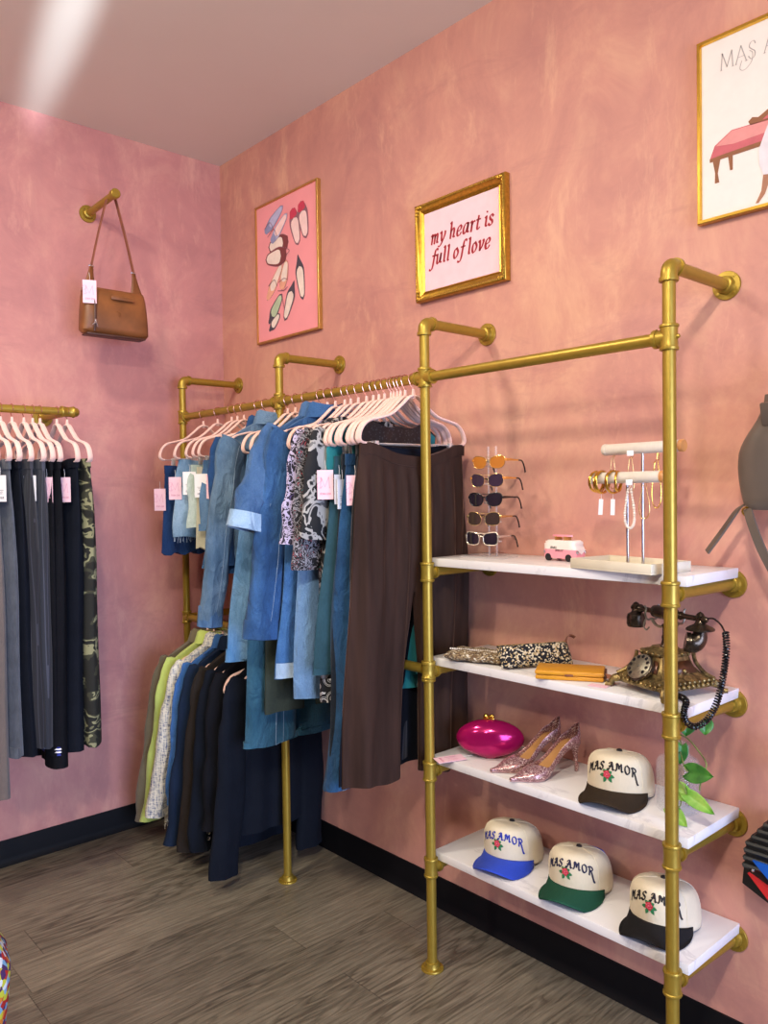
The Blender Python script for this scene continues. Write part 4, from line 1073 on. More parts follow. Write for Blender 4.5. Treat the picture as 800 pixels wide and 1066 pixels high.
mb = MB(); mb.box((.01, -.05, .1), (.2, .012, .055), .004, Euler((.25, 0, 0))); mb.build('front_flap', 'taupe_leather', bp)
mb = MB(); mb.tube(smooth([(-.08, -.01, .148), (-.04, -.014, .154), (.04, -.014, .154), (.08, -.01, .148)], 4), .005, 8); mb.build('top_zip', 'dark_leather', bp)
mb = MB(); mb.tube(smooth([(-.03, 0, .145), (-.025, 0, .2), (0, 0, .226), (.025, 0, .2), (.03, 0, .145)], 5), .006, 8); mb.build('hanging_loop', 'taupe_leather', bp)
def ribbon_strap(pts, w, th, name, mat, parent, wdir=(0, 0, 1)):
    mb = MB(); P = smooth(pts, 5); k = len(P); vs = []
    for i in range(k):
        d = (P[min(k - 1, i + 1)] - P[max(0, i - 1)]).normalized(); a = (Vector(wdir) - d * d.dot(Vector(wdir))).normalized(); b = d.cross(a)
        for p, q in ((-1, -1), (1, -1), (1, 1), (-1, 1)): vs.append(P[i] + a * p * w / 2 + b * q * th / 2)
    mb.add(vs, [[i * 4 + j, i * 4 + (j + 1) % 4, (i + 1) * 4 + (j + 1) % 4, (i + 1) * 4 + j] for i in range(k - 1) for j in range(4)] + [[0, 1, 2, 3], [4 * k - 1, 4 * k - 2, 4 * k - 3, 4 * k - 4]], False)
    return mb.build(name, mat, parent)
ribbon_strap([(-.148, -.005, -.112), (-.165, -.012, -.128), (-.195, -.02, -.175), (-.236, -.022, -.232)], .017, .005, 'strap_end', 'taupe_leather', bp, (1, -.3, .6))
ribbon_strap([(-.135, -.02, -.122), (-.118, -.035, -.16), (-.09, -.03, -.235), (-.05, -.02, -.3), (.02, -.01, -.32)], .022, .005, 'shoulder_strap', 'taupe_leather', bp, (1, -.2, .5))
ribbon_strap([(.14, -.02, -.12), (.13, -.035, -.18), (.09, -.03, -.27), (.02, -.01, -.32)], .022, .005, 'shoulder_strap', 'taupe_leather', bp, (1, -.2, .5))
for x in (-.135, .14):
    mb = MB(); mb.tube([(x + .011 * cos(a * pi / 6), -.024 + .003 * sin(a), -.13 + .011 * sin(a * pi / 6)) for a in range(12)], .0024, 6, closed=True); mb.build('strap_ring', 'bright_gold', bp)
peg((2.735, 0, 1.768), (0, -1, 0), .115, 'gold pipe wall hook carrying the taupe leather backpack', .1)

M['black_nylon'] = plain('black_nylon', '#0f1013', .38, 0, .15, 40)
M['patent_blue'] = plain('patent_blue', '#1557b8', .25, 0, .05)
M['patent_red'] = plain('patent_red', '#c32a2c', .25, 0, .05)
bk = thing('ridged_handbag', 'black ridged handbag with blue and red panels at the right edge of the photo', 'handbag', (2.715, -.06, .59))
sh = [(-.127, .03), (-.075, .098), (.075, .098), (.127, .03), (.138, -.072), (.07, -.102), (-.07, -.102), (-.138, -.072)]
mrot = Euler((pi / 2, 0, 0)).to_matrix().to_4x4()
mb = MB(); mb.prism(sh, -.045, .03, mrot)
for k in range(7):
    z = .09 - .019 * k; w_ = .075 + max(0, (.098 - z)) * .76 if z > .03 else .127 + (.03 - z) * .1
    mb.tube([(-w_ - .002, -.031, z), (w_ + .002, -.031, z)], .0062, 6)
    for s in (-1, 1): mb.tube([(s * (w_ + .001), -.03, z), (s * (w_ + .001), .04, z)], .0055, 6)
mb.build('bag_body', 'black_nylon', bk)
mb = MB(); mb.prism([(-.108, -.002), (.108, -.002), (.06, -.06), (-.05, -.055)], .03, .042, mrot); mb.build('blue_panel', 'patent_blue', bk)
mb = MB(); mb.prism([(-.12, -.038), (-.07, -.088), (.1, -.092), (.02, -.072), (-.07, -.058)], .03, .041, mrot); mb.build('red_panel', 'patent_red', bk)
mb = MB(); mb.ball((-.108, -.037, -.028), .0045, 8, 6); mb.build('stud', 'silver', bk)
mb = MB(); mb.tube(smooth([(-.07, -.005, .095), (-.05, -.02, .19), (0, -.03, .262), (.05, -.02, .19), (.07, -.005, .095)], 6), .0055, 8); mb.build('carry_handle', 'black_nylon', bk)
peg((2.715, 0, .835), (0, -1, 0), .115, 'gold pipe wall hook carrying the black ridged handbag', .1)

# ------------------------------------------------------------------ floral dress on a stand at the left edge of the photo
M['floral'] = None
def floral():
    t = NT('bright_floral'); v = t.coord()
    n = t.node('ShaderNodeTexVoronoi', Scale=62.0); t.link(v, n.inputs['Vector'])
    sep = t.n.new('ShaderNodeSeparateColor'); t.link(n.outputs['Color'], sep.inputs[0])
    a = t.ramp(sep.outputs[0], [(0, '#c8cf3c'), (.22, '#b8281f'), (.4, '#7fb2d8'), (.58, '#dfe6ee'), (.72, '#4a2a62'), (.86, '#d8862e')], const=True)
    t.color(a); t.set(Roughness=.8); return t.m
M['floral'] = floral()
DX, DY = 1.30, -1.605
st = thing('dress_stand', 'slim gold stand under the floral dress at the left edge of the photo', 'clothes stand', (DX, DY, 0))
mb = MB(); mb.lathe([(.13, .0), (.13, .008), (.12, .014), (.016, .016), (.012, .03)], 28); mb.build('stand_base', 'gold_pipe', st)
mb = MB(); mb.tube([(0, 0, .015), (0, 0, .96)], .0095, 12); mb.build('stand_pole', 'gold_pipe', st)
mb = MB(); mb.tube(smooth([(-.16, 0, .9), (-.12, 0, .93), (0, 0, .965), (.12, 0, .93), (.16, 0, .9)], 5), .009, 10); mb.build('shoulder_arm', 'gold_pipe', st)
dr = thing('floral_dress', 'bright multicoloured floral dress barely showing at the lower left photo edge', 'dress', (DX, DY, 0))
mb = MB(); n = 40; prof = [(.16, .915, .02), (.175, .86, .06), (.15, .74, .09), (.125, .62, .09), (.15, .52, .11), (.19, .42, .14), (.212, .37, .165), (.205, .30, .16), (.19, .2, .15), (.185, .1, .145)]
vs = []
for j, (a, z, b) in enumerate(prof):
    for i in range(n):
        t = 2 * pi * i / n; f = 1 + .05 * (j / 9) * sin(t * 7 + j * .3); vs.append((a * f * cos(t) * .5 if 0 else a * f * cos(t), b * f * sin(t), z))
mb.add(vs, [[j * n + i, j * n + (i + 1) % n, (j + 1) * n + (i + 1) % n, (j + 1) * n + i] for j in range(len(prof) - 1) for i in range(n)])
mb.build('dress_skirt', 'floral', dr, thick=.003)

# ------------------------------------------------------------------ top shelf: sunglasses on a clear stand
S1, S2, S3, S4 = SZ
GX, GY = 1.824, -.165
stand = thing('sunglasses_stand', 'clear acrylic stand holding five pairs of sunglasses on the top shelf', 'display stand', (GX, GY, S1 + .0004), radians(8))
MB().box((0, .01, .002), (.15, .1, .004), .0015).build('acrylic_base', 'clear', stand)
for x in (-.014, .014):
    mb = MB(); mb.tube([(x, .035, .004), (x, .035, .345)], .0032, 8); mb.build('acrylic_post', 'clear', stand)
GZ = [1.588, 1.532, 1.473, 1.414, 1.353]
GYS = [-.152, -.161, -.17, -.179, -.188]
for z, y in zip(GZ, GYS):
    mb = MB(); zz = z - S1 - .011; yy = y - GY + .012
    mb.tube([(-.03, .035, zz), (.03, .035, zz)], .003, 8); mb.tube([(0, .035, zz), (0, yy, zz)], .003, 8); mb.tube([(0, yy, zz), (0, yy - .004, zz + .011)], .0028, 8)
    mb.build('acrylic_arm', 'clear', stand)
M['lens_amber'] = NT('lens_amber').set(Roughness=.12, Alpha=.86).m; M['lens_amber'].node_tree.nodes['Principled BSDF'].inputs['Base Color'].default_value = lin('#c2772e')
M['lens_plum'] = plain('lens_plum', '#3a2a3a', .08, 0, .08); M['lens_dark'] = plain('lens_dark', '#231c26', .08, 0, .08); M['lens_brown'] = plain('lens_brown', '#3a2c28', .08, 0, .08)
M['amber_plastic'] = plain('amber_plastic', '#d58a3c', .25, 0, .08); M['black_plastic'] = plain('black_plastic', '#141316', .25, 0, .05)
M['pale_metal'] = plain('pale_metal', '#ded0bc', .25, .7, .04); M['gold_wire'] = plain('gold_wire', '#d8b070', .25, .8, .04)
def sunglasses(loc, label, frame, fr, lens, temple, shape, tr=.002):
    t = thing('sunglasses', label, 'sunglasses', loc, radians(8) + random.uniform(-.03, .03), 'sunglasses on the clear stand')
    hw, hh, e, tp = shape; t.scale = (.9, .9, .9)
    fm = MB()
    for s in (-1, 1):
        P = []
        for k in range(28):
            a = 2 * pi * k / 28; c_, s_ = cos(a), sin(a)
            x = hw * abs(c_) ** e * (1 if c_ > 0 else -1); z = hh * abs(s_) ** e * (1 if s_ > 0 else -1)
            x *= 1 + tp * (z / hh); z += .003 * s * 0 + (.0035 * (x / hw) * s if z > 0 else 0)
            P.append(Vector((s * .0355 + x, .004 * ((x * s + .03) / .06) ** 2 * 1.5, z)))
        fm.tube(P, fr, 6, closed=True)
        lm = MB(); c0 = sum(P, Vector()) / 28
        lm.add([c0 + Vector((0, -.002, 0))] + [p * 1 for p in P] + [c0 + Vector((0, .001, 0))], [[0, 1 + k, 1 + (k + 1) % 28] for k in range(28)] + [[29, 1 + (k + 1) % 28, 1 + k] for k in range(28)])
        lm.build('lens', lens, t)
        tm = MB(); x = s * (.0355 + hw + .004)
        tm.tube([(x - s * .006, .004, .009), (x, .007, .008), (x, .03, .008), (x - s * .002, .09, .007)], [.0022, .0035 + tr * .4, .003 + tr * .3, .0022], 6, flat=(.6, 1.3))
        te = tm.build('temple', temple, t)
        tm = MB(); tm.tube(smooth([(x - s * .002, .088, .007), (x - s * .002, .112, .005), (x - s * .004, .13, -.012), (x - s * .005, .14, -.034)], 4), [.0028] * 12 + [.0034], 6); tm.build('temple_tip', 'black_plastic', te)
    fm.tube(smooth([(-.0355 + hw - .001, .002, .004), (0, -.001, .009), (.0355 - hw + .001, .002, .004)], 4), fr * .9, 6)
    fm.tube([(-.0355 + hw - .006, .002, hh * .82), (.0355 - hw + .006, .002, hh * .82)], fr * .8, 6)
    fm.build('frame', frame, t)
    return t
SG = [('top pair: rimless sunglasses with amber orange lenses on the clear stand', 'gold_wire', .0011, 'lens_amber', 'amber_plastic', (.029, .0215, .8, .12)),
      ('second pair from the top: dark plum sunglasses with amber temples', 'gold_wire', .0009, 'lens_plum', 'amber_plastic', (.028, .0225, .78, .08)),
      ('middle pair: dark sunglasses with thick black temples on the clear stand', 'black_plastic', .0018, 'lens_dark', 'black_plastic', (.029, .0225, .8, .12)),
      ('fourth pair from the top: brown lens sunglasses with thin gold rims', 'gold_wire', .0008, 'lens_brown', 'gold_wire', (.028, .0225, .75, -.02)),
      ('bottom pair: dark angular sunglasses with a cream white rim', 'pale_metal', .0019, 'lens_dark', 'pale_metal', (.027, .0215, .55, .02))]
for (lb, fr_, r_, le, te, shp), z, y in zip(SG, GZ, GYS): sunglasses((GX, y - .004, z), lb, fr_, r_, le, te, shp)

# toy camper van
M['van_pink'] = plain('van_pink', '#ee9cab', .3, 0, .03); M['van_white'] = plain('van_white', '#f1e6df', .3, 0, .03); M['tyre'] = plain('tyre', '#17171a', .6, 0, .05)
van = thing('toy_van', 'small pink and white toy camper van with a surfboard on its roof', 'toy', (2.068, -.105, S1 + .0005), radians(-4))
def hullbox(L, W, z0, z1, nose, mbv):
    n = 28; rows = 6; vs = []
    for j in range(rows + 1):
        b = j / rows; z = z0 + (z1 - z0) * b
        for i in range(n):
            a = 2 * pi * i / n; c_, s_ = cos(a), sin(a)
            x = L / 2 * abs(c_) ** .38 * (1 if c_ > 0 else -1); y = W / 2 * abs(s_) ** .38 * (1 if s_ > 0 else -1)
            if c_ > 0: x -= nose * b
            vs.append((x, y, z))
    mbv.add(vs, [[j * n + i, j * n + (i + 1) % n, (j + 1) * n + (i + 1) % n, (j + 1) * n + i] for j in range(rows) for i in range(n)] + [list(range(n)), [rows * n + i for i in range(n)]])
mb = MB(); hullbox(.122, .054, .008, .034, .001, mb); mb.build('lower_body', 'van_pink', van)
mb = MB(); hullbox(.122, .0535, .034, .05, .008, mb); hullbox(.114, .05, .05, .057, .003, mb); hullbox(.104, .042, .057, .06, .002, mb); mb.build('roof', 'van_white', van)
mb = MB(); mb.add([(.0617, y, z) for y, z in ((-.02, .034), (0, .02), (.02, .034))], [[0, 1, 2]], False); mb.build('nose_panel', 'van_white', van)
for x in (-.038, .036):
    for s in (-1, 1):
        m = Matrix.Translation((x, s * .0235, .0105)) @ Euler((s * -pi / 2 * -1 if s < 0 else -pi / 2, 0, 0)).to_matrix().to_4x4()
        mb = MB(); mb.lathe([(.004, -.005), (.0105, -.005), (.0105, .004), (.0095, .0055), (.0065, .0055), (.0062, .004)], 18, m); wh = mb.build('wheel', 'tyre', van)
        mb = MB(); mb.lathe([(.0062, .003), (.006, .0056), (.002, .0066)], 14, m); mb.build('hub', 'van_white', wh)
for s in (-1, 1):
    mb = MB(); mb.lathe([(.0048, 0), (.0048, .003), (.003, .0042)], 12, Matrix.Translation((.0595, s * .0175, .027)) @ Euler((0, pi / 2, 0)).to_matrix().to_4x4()); mb.build('headlight', 'silver', van)
mb = MB(); mb.box((-.052, -.0275, .026), (.004, .001, .008), .0004); mb.build('tail_light', 'tag_grey', van)
mb = MB(); n = 24
vs = [(.036 * abs(cos(2 * pi * i / n)) ** .9 * (1 if cos(2 * pi * i / n) > 0 else -1), .0105 * sin(2 * pi * i / n), z) for z in (0, .005) for i in range(n)]
mb.add(vs, [[i, (i + 1) % n, n + (i + 1) % n, n + i] for i in range(n)] + [list(range(n)), [n + i for i in range(n)]]); mb.build('surfboard', 'van_pink', van, (-.006, 0, .07))
for x in (-.022, .012): 
    mb = MB(); mb.box((x, 0, .0645), (.004, .03, .0125), .0008); mb.build('roof_rack', 'thin_gold', van)
mb = MB()
for tx, x0, z0, sc in (('mas', -.03, .036, .012), ('amor', -.012, .028, .012)):
    st_, W_ = strokes(tx, LOW, .25, .03)
    for s_ in st_: ribbon(mb, s_, lambda a, b: (x0 + a * sc * 1.25, -.0279, z0 + b * sc), (.1, .07, .4), 4)
mb.build('side_lettering', 'tyre', van)

# jewelry stand in a pale wooden tray
M['pale_wood'] = plain('pale_wood', '#d9d0bb', .5, 0, .06, 12); M['linen'] = fabric('cream_linen', '#d8cfc2', .06, weave=700); M['orange_wood'] = plain('orange_wood', '#c98a4e', .45, 0, .12, 25)
M['pearl'] = plain('pearl', '#eadfd2', .2, 0, .05)
JX, JY, JR = 2.347, -.2205, radians(-8.4)
js = thing('jewelry_stand', 'cream jewelry stand with two padded bars rising from a pale wooden tray', 'jewelry stand', (JX, JY, S1 + .0004), JR)
mb = MB(); mb.box((0, 0, .003), (.258, .152, .006), .001)
for c_, d_ in (((0, -.073, .0145), (.258, .006, .023)), ((0, .073, .0145), (.258, .006, .023)), ((-.126, 0, .0145), (.006, .14, .023)), ((.126, 0, .0145), (.006, .14, .023))): mb.box(c_, d_, .0012)
mb.build('tray', 'pale_wood', js)
BARS = [(-.013, .012, .236, .216), (.005, .05, .312, .232)]   # local x, y, height, length: front bar, back bar
for bx, by, bz, bl in BARS:
    mb = MB(); mb.lathe([(.007, .006), (.007, .009), (.0038, .011), (.0038, bz)], 14, Matrix.Translation((bx, by, 0))); mb.build('metal_post', 'silver', js)
    m = Matrix.Translation((bx, by, bz)) @ Euler((0, pi / 2, -JR * .6)).to_matrix().to_4x4()
    mb = MB(); mb.lathe([(.0145, -bl / 2 + .008), (.0148, -bl / 2 + .01), (.0148, bl / 2 - .01), (.0145, bl / 2 - .008)], 24, m); b_ = mb.build('padded_bar', 'linen', js)
    for s in (-1, 1):
        mb = MB(); mb.lathe([(.0155, s * (bl / 2 - .009)), (.0158, s * (bl / 2)), (.0145, s * (bl / 2 + .002))] if s > 0 else [(.0145, -(bl / 2 + .002)), (.0158, -bl / 2), (.0155, -(bl / 2 - .009))], 24, m); mb.build('end_cap', 'orange_wood' if s > 0 else 'linen', b_)
JM = Matrix.Translation((JX, JY, S1 + .0004)) @ Euler((0, 0, JR)).to_matrix().to_4x4()
def on_bar(k, u):
    bx, by, bz, bl = BARS[k]; a = -JR * .6
    return JM @ Vector((bx + u * cos(a), by + u * sin(a), bz))
BANG = ['thick plain gold bangle, leftmost on the front jewelry bar', 'slim gold bangle second from the left on the front jewelry bar', 'wide gold cuff bangle carrying the left white tag', 'silver edged bangle right of the left tag', 'gold bangle carrying the right white tag', 'gold bangle nearest the pearl necklace']
for k, (u, r, tr, tagd) in enumerate([(-.096, .027, .0032, 0), (-.087, .028, .0018, 0), (-.077, .029, .0036, 1), (-.05, .028, .002, 0), (-.042, .029, .0034, 1), (-.027, .027, .0024, 0)]):
    p = on_bar(0, u); off = .0148 - (r - tr)
    t = thing('bangle', BANG[k], 'bangle', (p.x, p.y, p.z), JR * .4 + random.uniform(-.25, .35), 'gold bangles on the front jewelry bar')
    mb = MB(); mb.tube([(0, (r) * sin(2 * pi * q / 32), off + r * cos(2 * pi * q / 32)) for q in range(32)], tr, 8, closed=True, flat=(1.3, .8)); mb.build('ring', 'silver' if k == 3 else 'bright_gold', t)
    if tagd:
        mb = MB(); mb.tube([(0, 0, off - r), (0, -.002, off - r - .016)], .0005, 4); mb.box((0, -.002, off - r - .037), (.011, .001, .042))
        for q in range(3): mb.box((0, -.0027, off - r - .03 - q * .006), (.005, .0004, .003), mat=None) if False else None
        mb.build('price_tag', 'tag_white', t, rot=(0, random.uniform(-.1, .1), .7))
def necklace(k, u, drop, width, label, mat, r, bead=None, tagged=False):
    p = on_bar(k, u)
    t = thing('necklace', label, 'necklace', (p.x, p.y, p.z), JR * .4 + .3, 'necklaces on the jewelry bars')
    P = []
    for q in range(61):
        a = 2 * pi * q / 61
        # loop over the bar, hanging in front
        s_ = sin(a / 2); y = -.0165 * cos(a)
        P.append(Vector((width * sin(a) * (.5 - .5 * cos(a)) * 1.0, -.0155 if abs(a - pi) < 2.2 else -.0155 + .0155 * (1 + cos(a)) * .6, .0155 - (drop) * (.5 - .5 * cos(a)) ** .8)))
    mb = MB(); mb.tube(P, r, 5, closed=True)
    if bead:
        L = 0
        for q in range(10, 52): mb.ball(P[q], bead * random.uniform(.8, 1.15), 7, 5)
    mb.build('chain', mat, t)
    if tagged:
        mb = MB(); mb.box((0, -.019, -.013), (.017, .001, .014), .0003); mb.build('price_tag', 'tag_white', t)
    return t
necklace(0, .012, .145, .019, 'pearl necklace hanging from the front jewelry bar', 'pearl', .0012, .0036, True)
necklace(0, .055, .12, .02, 'fine gold chain on the front bar just right of the pearls', 'gold_wire', .0009, .0016)
necklace(1, -.085, .12, .012, 'fine rose gold chain at the left of the back jewelry bar', 'gold_wire', .0009)
necklace(1, -.03, .13, .014, 'fine beaded chain at the middle of the back jewelry bar', 'gold_wire', .0011, .0014, True)
necklace(1, .045, .17, .018, 'gold chain with small pendants beside the fourth post', 'bright_gold', .0011, .0016)
necklace(1, .085, .19, .02, 'black cord necklace with a gold ring right of the fourth post', 'black_plastic', .0011)

# ------------------------------------------------------------------ second shelf
def tw(name, cols, sc):
    t = NT(name); v = t.coord()
    n = t.node('ShaderNodeTexVoronoi', Scale=sc); t.link(t.coord((1, 1, 1.6)), n.inputs['Vector'])
    sep = t.n.new('ShaderNodeSeparateColor'); t.link(n.outputs['Color'], sep.inputs[0])
    t.color(t.ramp(sep.outputs[0], cols, const=True)); t.set(Roughness=.9); t.bump(n.outputs['Distance'], 1, .003); return t.m
M['tan_tweed'] = tw('tan_tweed', [(0, '#6b5238'), (.3, '#a08a68'), (.55, '#d6cdb8'), (.7, '#4a3a2c'), (.85, '#8f7a58')], 190)
M['black_cream_weave'] = tw('black_cream_weave', [(0, '#17151a'), (.42, '#d9c9a8'), (.62, '#17151a'), (.85, '#b99e70')], 210)
M['mustard'] = plain('mustard_leather', '#cf8f24', .42, 0, .05, 20)
def pouch_bm(L, W, H, tilt=0, puff=1.0, n=22):
    mb = MB(); vs = []
    for side in (1, -1):
        for j in range(n + 1):
            for i in range(n + 1):
                u, v = 2 * i / n - 1, 2 * j / n - 1
                h = H / 2 * ((1 - u ** 8) * (1 - abs(v) ** 3)) ** .5 * puff + .0012
                vs.append((u * L / 2, v * W / 2, side * h + tilt * v + .0018 * sin(9 * u + 3 * v)))
    N = (n + 1) ** 2; fs = []
    for j in range(n):
        for i in range(n):
            q = [j * (n + 1) + i, j * (n + 1) + i + 1, (j + 1) * (n + 1) + i + 1, (j + 1) * (n + 1) + i]
            fs.append(q); fs.append([k + N for k in q[::-1]])
    rim = [i for i in range(n + 1)] + [(j) * (n + 1) + n for j in range(1, n + 1)] + [n * (n + 1) + i for i in range(n - 1, -1, -1)] + [j * (n + 1) for j in range(n - 1, 0, -1)]
    for a, b in zip(rim, rim[1:] + rim[:1]): fs.append([b, a, a + N, b + N])
    mb.add(vs, fs); return mb
t = thing('tweed_pouch', 'flat tan tweed zip pouch at the left end of the second shelf', 'clutch', (1.826, -.21, S2 + .016), radians(22))
pouch_bm(.19, .135, .028).build('pouch_body', 'tan_tweed', t)
mb = MB()
for k in range(26): mb.ball((-.088 + .007 * k, -.012, .0155), .0032, 6, 4)
mb.build('pearl_trim', 'pearl', t)
mb = MB(); mb.tube([(-.09, .066, .003), (.09, .066, .003)], .003, 6); mb.build('zip', 'thin_gold', t)
t = thing('woven_clutch', 'black and cream woven wristlet clutch behind the mustard wallet', 'clutch', (2.004, -.165, S2 + .034), rot=(radians(58), 0, radians(62)))
pouch_bm(.225, .07, .036).build('pouch_body', 'black_cream_weave', t)
mb = MB(); mb.tube([(-.11, .0345, 0), (.11, .0345, 0)], .0028, 6); mb.build('zip', 'thin_gold', t)
ribbon_strap([(.106, .03, 0), (.114, .047, .004), (.126, .052, .006), (.138, .044, .006)], .012, .003, 'wrist_strap', 'strap_leather', t, (0, 0, 1))
t = thing('leather_wallet', 'mustard yellow leather wallet lying on the second shelf', 'wallet', (2.155, -.205, S2 + .0005), radians(31))
mb = MB(); mb.box((0, 0, .0062), (.182, .098, .012), .004, smooth=True); mb.build('lower_half', 'mustard', t)
mb = MB(); mb.box((0, 0, .0195), (.184, .1, .0125), .0045, smooth=True); mb.build('flap', 'mustard', t)
mb = MB(); mb.box((.0, -.0515, .0155), (.022, .004, .005), .001); mb.build('clasp', 'strap_leather', t)
mb = MB(); mb.box((.094, 0, .013), (.006, .085, .013), .002); mb.build('zip_end', 'dark_leather', t)
ribbon_strap([(.095, -.035, .016), (.112, -.045, .014), (.118, -.06, .005), (.112, -.078, -.005), (.106, -.09, -.012)], .012, .004, 'wrist_strap', 'strap_leather', t, (0, .3, 1))
o = MB().box((0, 0, .001), (.05, .03, .0012)).build('loose_tag', 'tag_pink', None, (2.268, -.24, S2 + .0006), (0, 0, .2)); tag(o, 'pale pink paper tag lying beside the mustard wallet', 'price tag')

# antique telephone
def bronze(name, a, b, metal=.75, rough=.4):
    t = NT(name); v = t.coord(); f = t.noise(v, 60, 5, .65, .8)
    t.color(t.ramp(f, [(.35, a), (.65, b)])); t.set(Metallic=metal, Roughness=rough); t.bump(f, .5, .002); return t.m
M['bronze'] = bronze('antique_bronze', '#4a3c26', '#a48e5c'); M['gunmetal'] = bronze('gunmetal', '#3a332c', '#5d5246', .85, .25); M['dial_metal'] = bronze('dial_metal', '#6f6a5c', '#98917f', .7, .35)
M['brown_enamel'] = plain('brown_enamel', '#5a3520', .35, .2, .2, 20)
ph = thing('telephone', 'antique bronze rotary telephone with a coiled black cord on the second shelf', 'telephone', (2.408, -.152, S2 + .0005), radians(-17))
def sq(r, n=32, e=.32):
    out = []
    for i in range(n):
        a = 2 * pi * i / n; c_, s_ = cos(a), sin(a)
        out.append((r * abs(c_) ** e * (1 if c_ > 0 else -1), r * abs(s_) ** e * (1 if s_ > 0 else -1)))
    return out
mb = MB(); prof = [(.078, .018, 1.05), (.092, .02, 1.05), (.094, .026, 1.05), (.09, .03, 1.05), (.092, .034, 1.05), (.086, .038, 1.05), (.078, .042, 1.04), (.066, .052, 1.02), (.056, .066, 1), (.05, .082, 1), (.047, .092, 1), (.05, .095, 1), (.05, .1, 1), (.044, .104, 1), (.03, .108, 1), (.026, .113, 1)]
n = 40; vs = []
for r, z, k in prof: vs += [(x, y * k, z) for x, y in sq(r, n, .36 if z < .06 else .42)]
mb.add(vs, [[j * n + i, j * n + (i + 1) % n, (j + 1) * n + (i + 1) % n, (j + 1) * n + i] for j in range(len(prof) - 1) for i in range(n)] + [list(range(n)), [(len(prof) - 1) * n + i for i in range(n)]])
for k in range(4):   # scrollwork relief along the skirt and corners
    m = Matrix.Rotation(k * pi / 2, 4, 'Z')
    for q in range(9):
        mb.ball(m @ Vector((-.064 + .016 * q, -.094, .028)), .006, 8, 5, (1, 1, 1.1)); mb.ball(m @ Vector((-.056 + .016 * q, -.09, .037)), .0042, 6, 4)
    for q in range(3): mb.ball(m @ Vector((-.012 + .012 * q, -.062 - .004 * (q == 1), .06 - .006 * (q != 1))), .006, 8, 5)
    P = smooth([(m @ Vector((.082, -.086, .036))), (m @ Vector((.066, -.068, .05))), (m @ Vector((.052, -.053, .075))), (m @ Vector((.048, -.049, .098)))], 5)
    mb.tube(P, .0052, 7)
    for q in range(4): mb.ball(m @ Vector((-.03 + .02 * q, -.05, .098)), .0055, 8, 5)
mb.build('base_housing', 'bronze', ph)
for sx in (-1, 1):
    for sy in (-1, 1):
        mb = MB(); mb.tube(smooth([(sx * .078, sy * .08, .026), (sx * .09, sy * .093, .02), (sx * .094, sy * .098, .008), (sx * .104, sy * .107, .0065)], 4), [.011] * 4 + [.008] * 4 + [.006] * 4 + [.0065], 8); mb.ball((sx * .099, sy * .103, .0065), .0065, 8, 6); mb.build('claw_foot', 'bronze', ph)
for k in (0, 1, 3):
    m = Matrix.Rotation(k * pi / 2, 4, 'Z'); mb = MB()
    mb.add([m @ Vector(p) for p in ((-.04, -.0665, .054), (.04, -.0665, .054), (.03, -.0515, .082), (-.03, -.0515, .082))], [[0, 1, 2, 3]], False); mb.build('side_panel', 'brown_enamel', ph, thick=.003)
dm = Matrix.Translation((-.006, -.079, .066)) @ Euler((radians(52), 0, 0)).to_matrix().to_4x4()
mb = MB(); mb.lathe([(.03, -.022), (.037, -.012), (.039, -.004), (.0385, 0), (.036, .002)], 32, dm); dl = mb.build('dial_ring', 'gunmetal', ph)
mb = MB(); mb.lathe([(.0355, .001), (.0355, .004), (.034, .005), (.004, .0062), (.0025, .009)], 36, dm); fp = mb.build('finger_wheel', 'dial_metal', dl)
mb = MB()
for k in range(10):
    a = radians(-30 + 30 * k); mb.lathe([(.0048, .005), (.0048, .0058), (.001, .0059)], 12, dm @ Matrix.Translation((.027 * cos(a), .027 * sin(a), 0)))
mb.build('finger_holes', 'black_plastic', dl)
mb = MB(); mb.lathe([(.016, .108), (.01, .116), (.007, .13), (.0085, .136), (.006, .142), (.0055, .16), (.009, .165), (.005, .17)], 18); mb.build('pillar', 'gunmetal', ph)
for s in (-1, 1):
    mb = MB(); mb.tube(smooth([(0, 0, .163), (s * .02, 0, .16), (s * .036, 0, .166), (s * .046, 0, .178)], 4), .0038, 8)
    for sy in (-1, 1): mb.tube(smooth([(s * .046, 0, .177), (s * .046, sy * .014, .176), (s * .046, sy * .022, .19), (s * .046, sy * .019, .205), (s * .046, sy * .024, .212)], 4), .0026, 7)
    mb.tube(smooth([(s * .046, -.02, .178), (s * .05, -.024, .16), (s * .043, -.022, .15), (s * .036, -.018, .158)], 4), .0022, 6)
    mb.build('cradle_hook', 'dial_metal', ph)
hs = MB(); rx = Euler((0, pi / 2, 0)).to_matrix().to_4x4(); HZ = .198
hs.lathe([(.006, -.118), (.008, -.115), (.0065, -.1), (.0085, -.092), (.012, -.086), (.007, -.078), (.0065, -.045), (.011, -.042), (.0155, -.036), (.017, -.02), (.0175, 0), (.017, .02), (.0155, .036), (.011, .042), (.008, .05), (.011, .055), (.007, .062), (.0065, .118), (.009, .126), (.0075, .136), (.004, .14)], 22, Matrix.Translation((0, 0, HZ)) @ rx)
hd = hs.build('handset', 'gunmetal', ph)
mb = MB(); m = Matrix.Translation((-.104, 0, HZ)); mb.lathe([(.001, -.052), (.022, -.05), (.025, -.042), (.0245, -.03), (.025, -.026), (.022, -.016), (.013, -.011), (.008, 0), (.0105, .008), (.007, .013), (.001, .0165)], 24, m); mb.build('earpiece', 'gunmetal', hd)
mb = MB(); m = Matrix.Translation((.117, 0, HZ)); mb.lathe([(.012, -.03), (.0335, -.027), (.034, -.0235), (.03, -.02), (.014, -.012), (.0085, 0), (.011, .008), (.007, .014), (.001, .018)], 26, m)
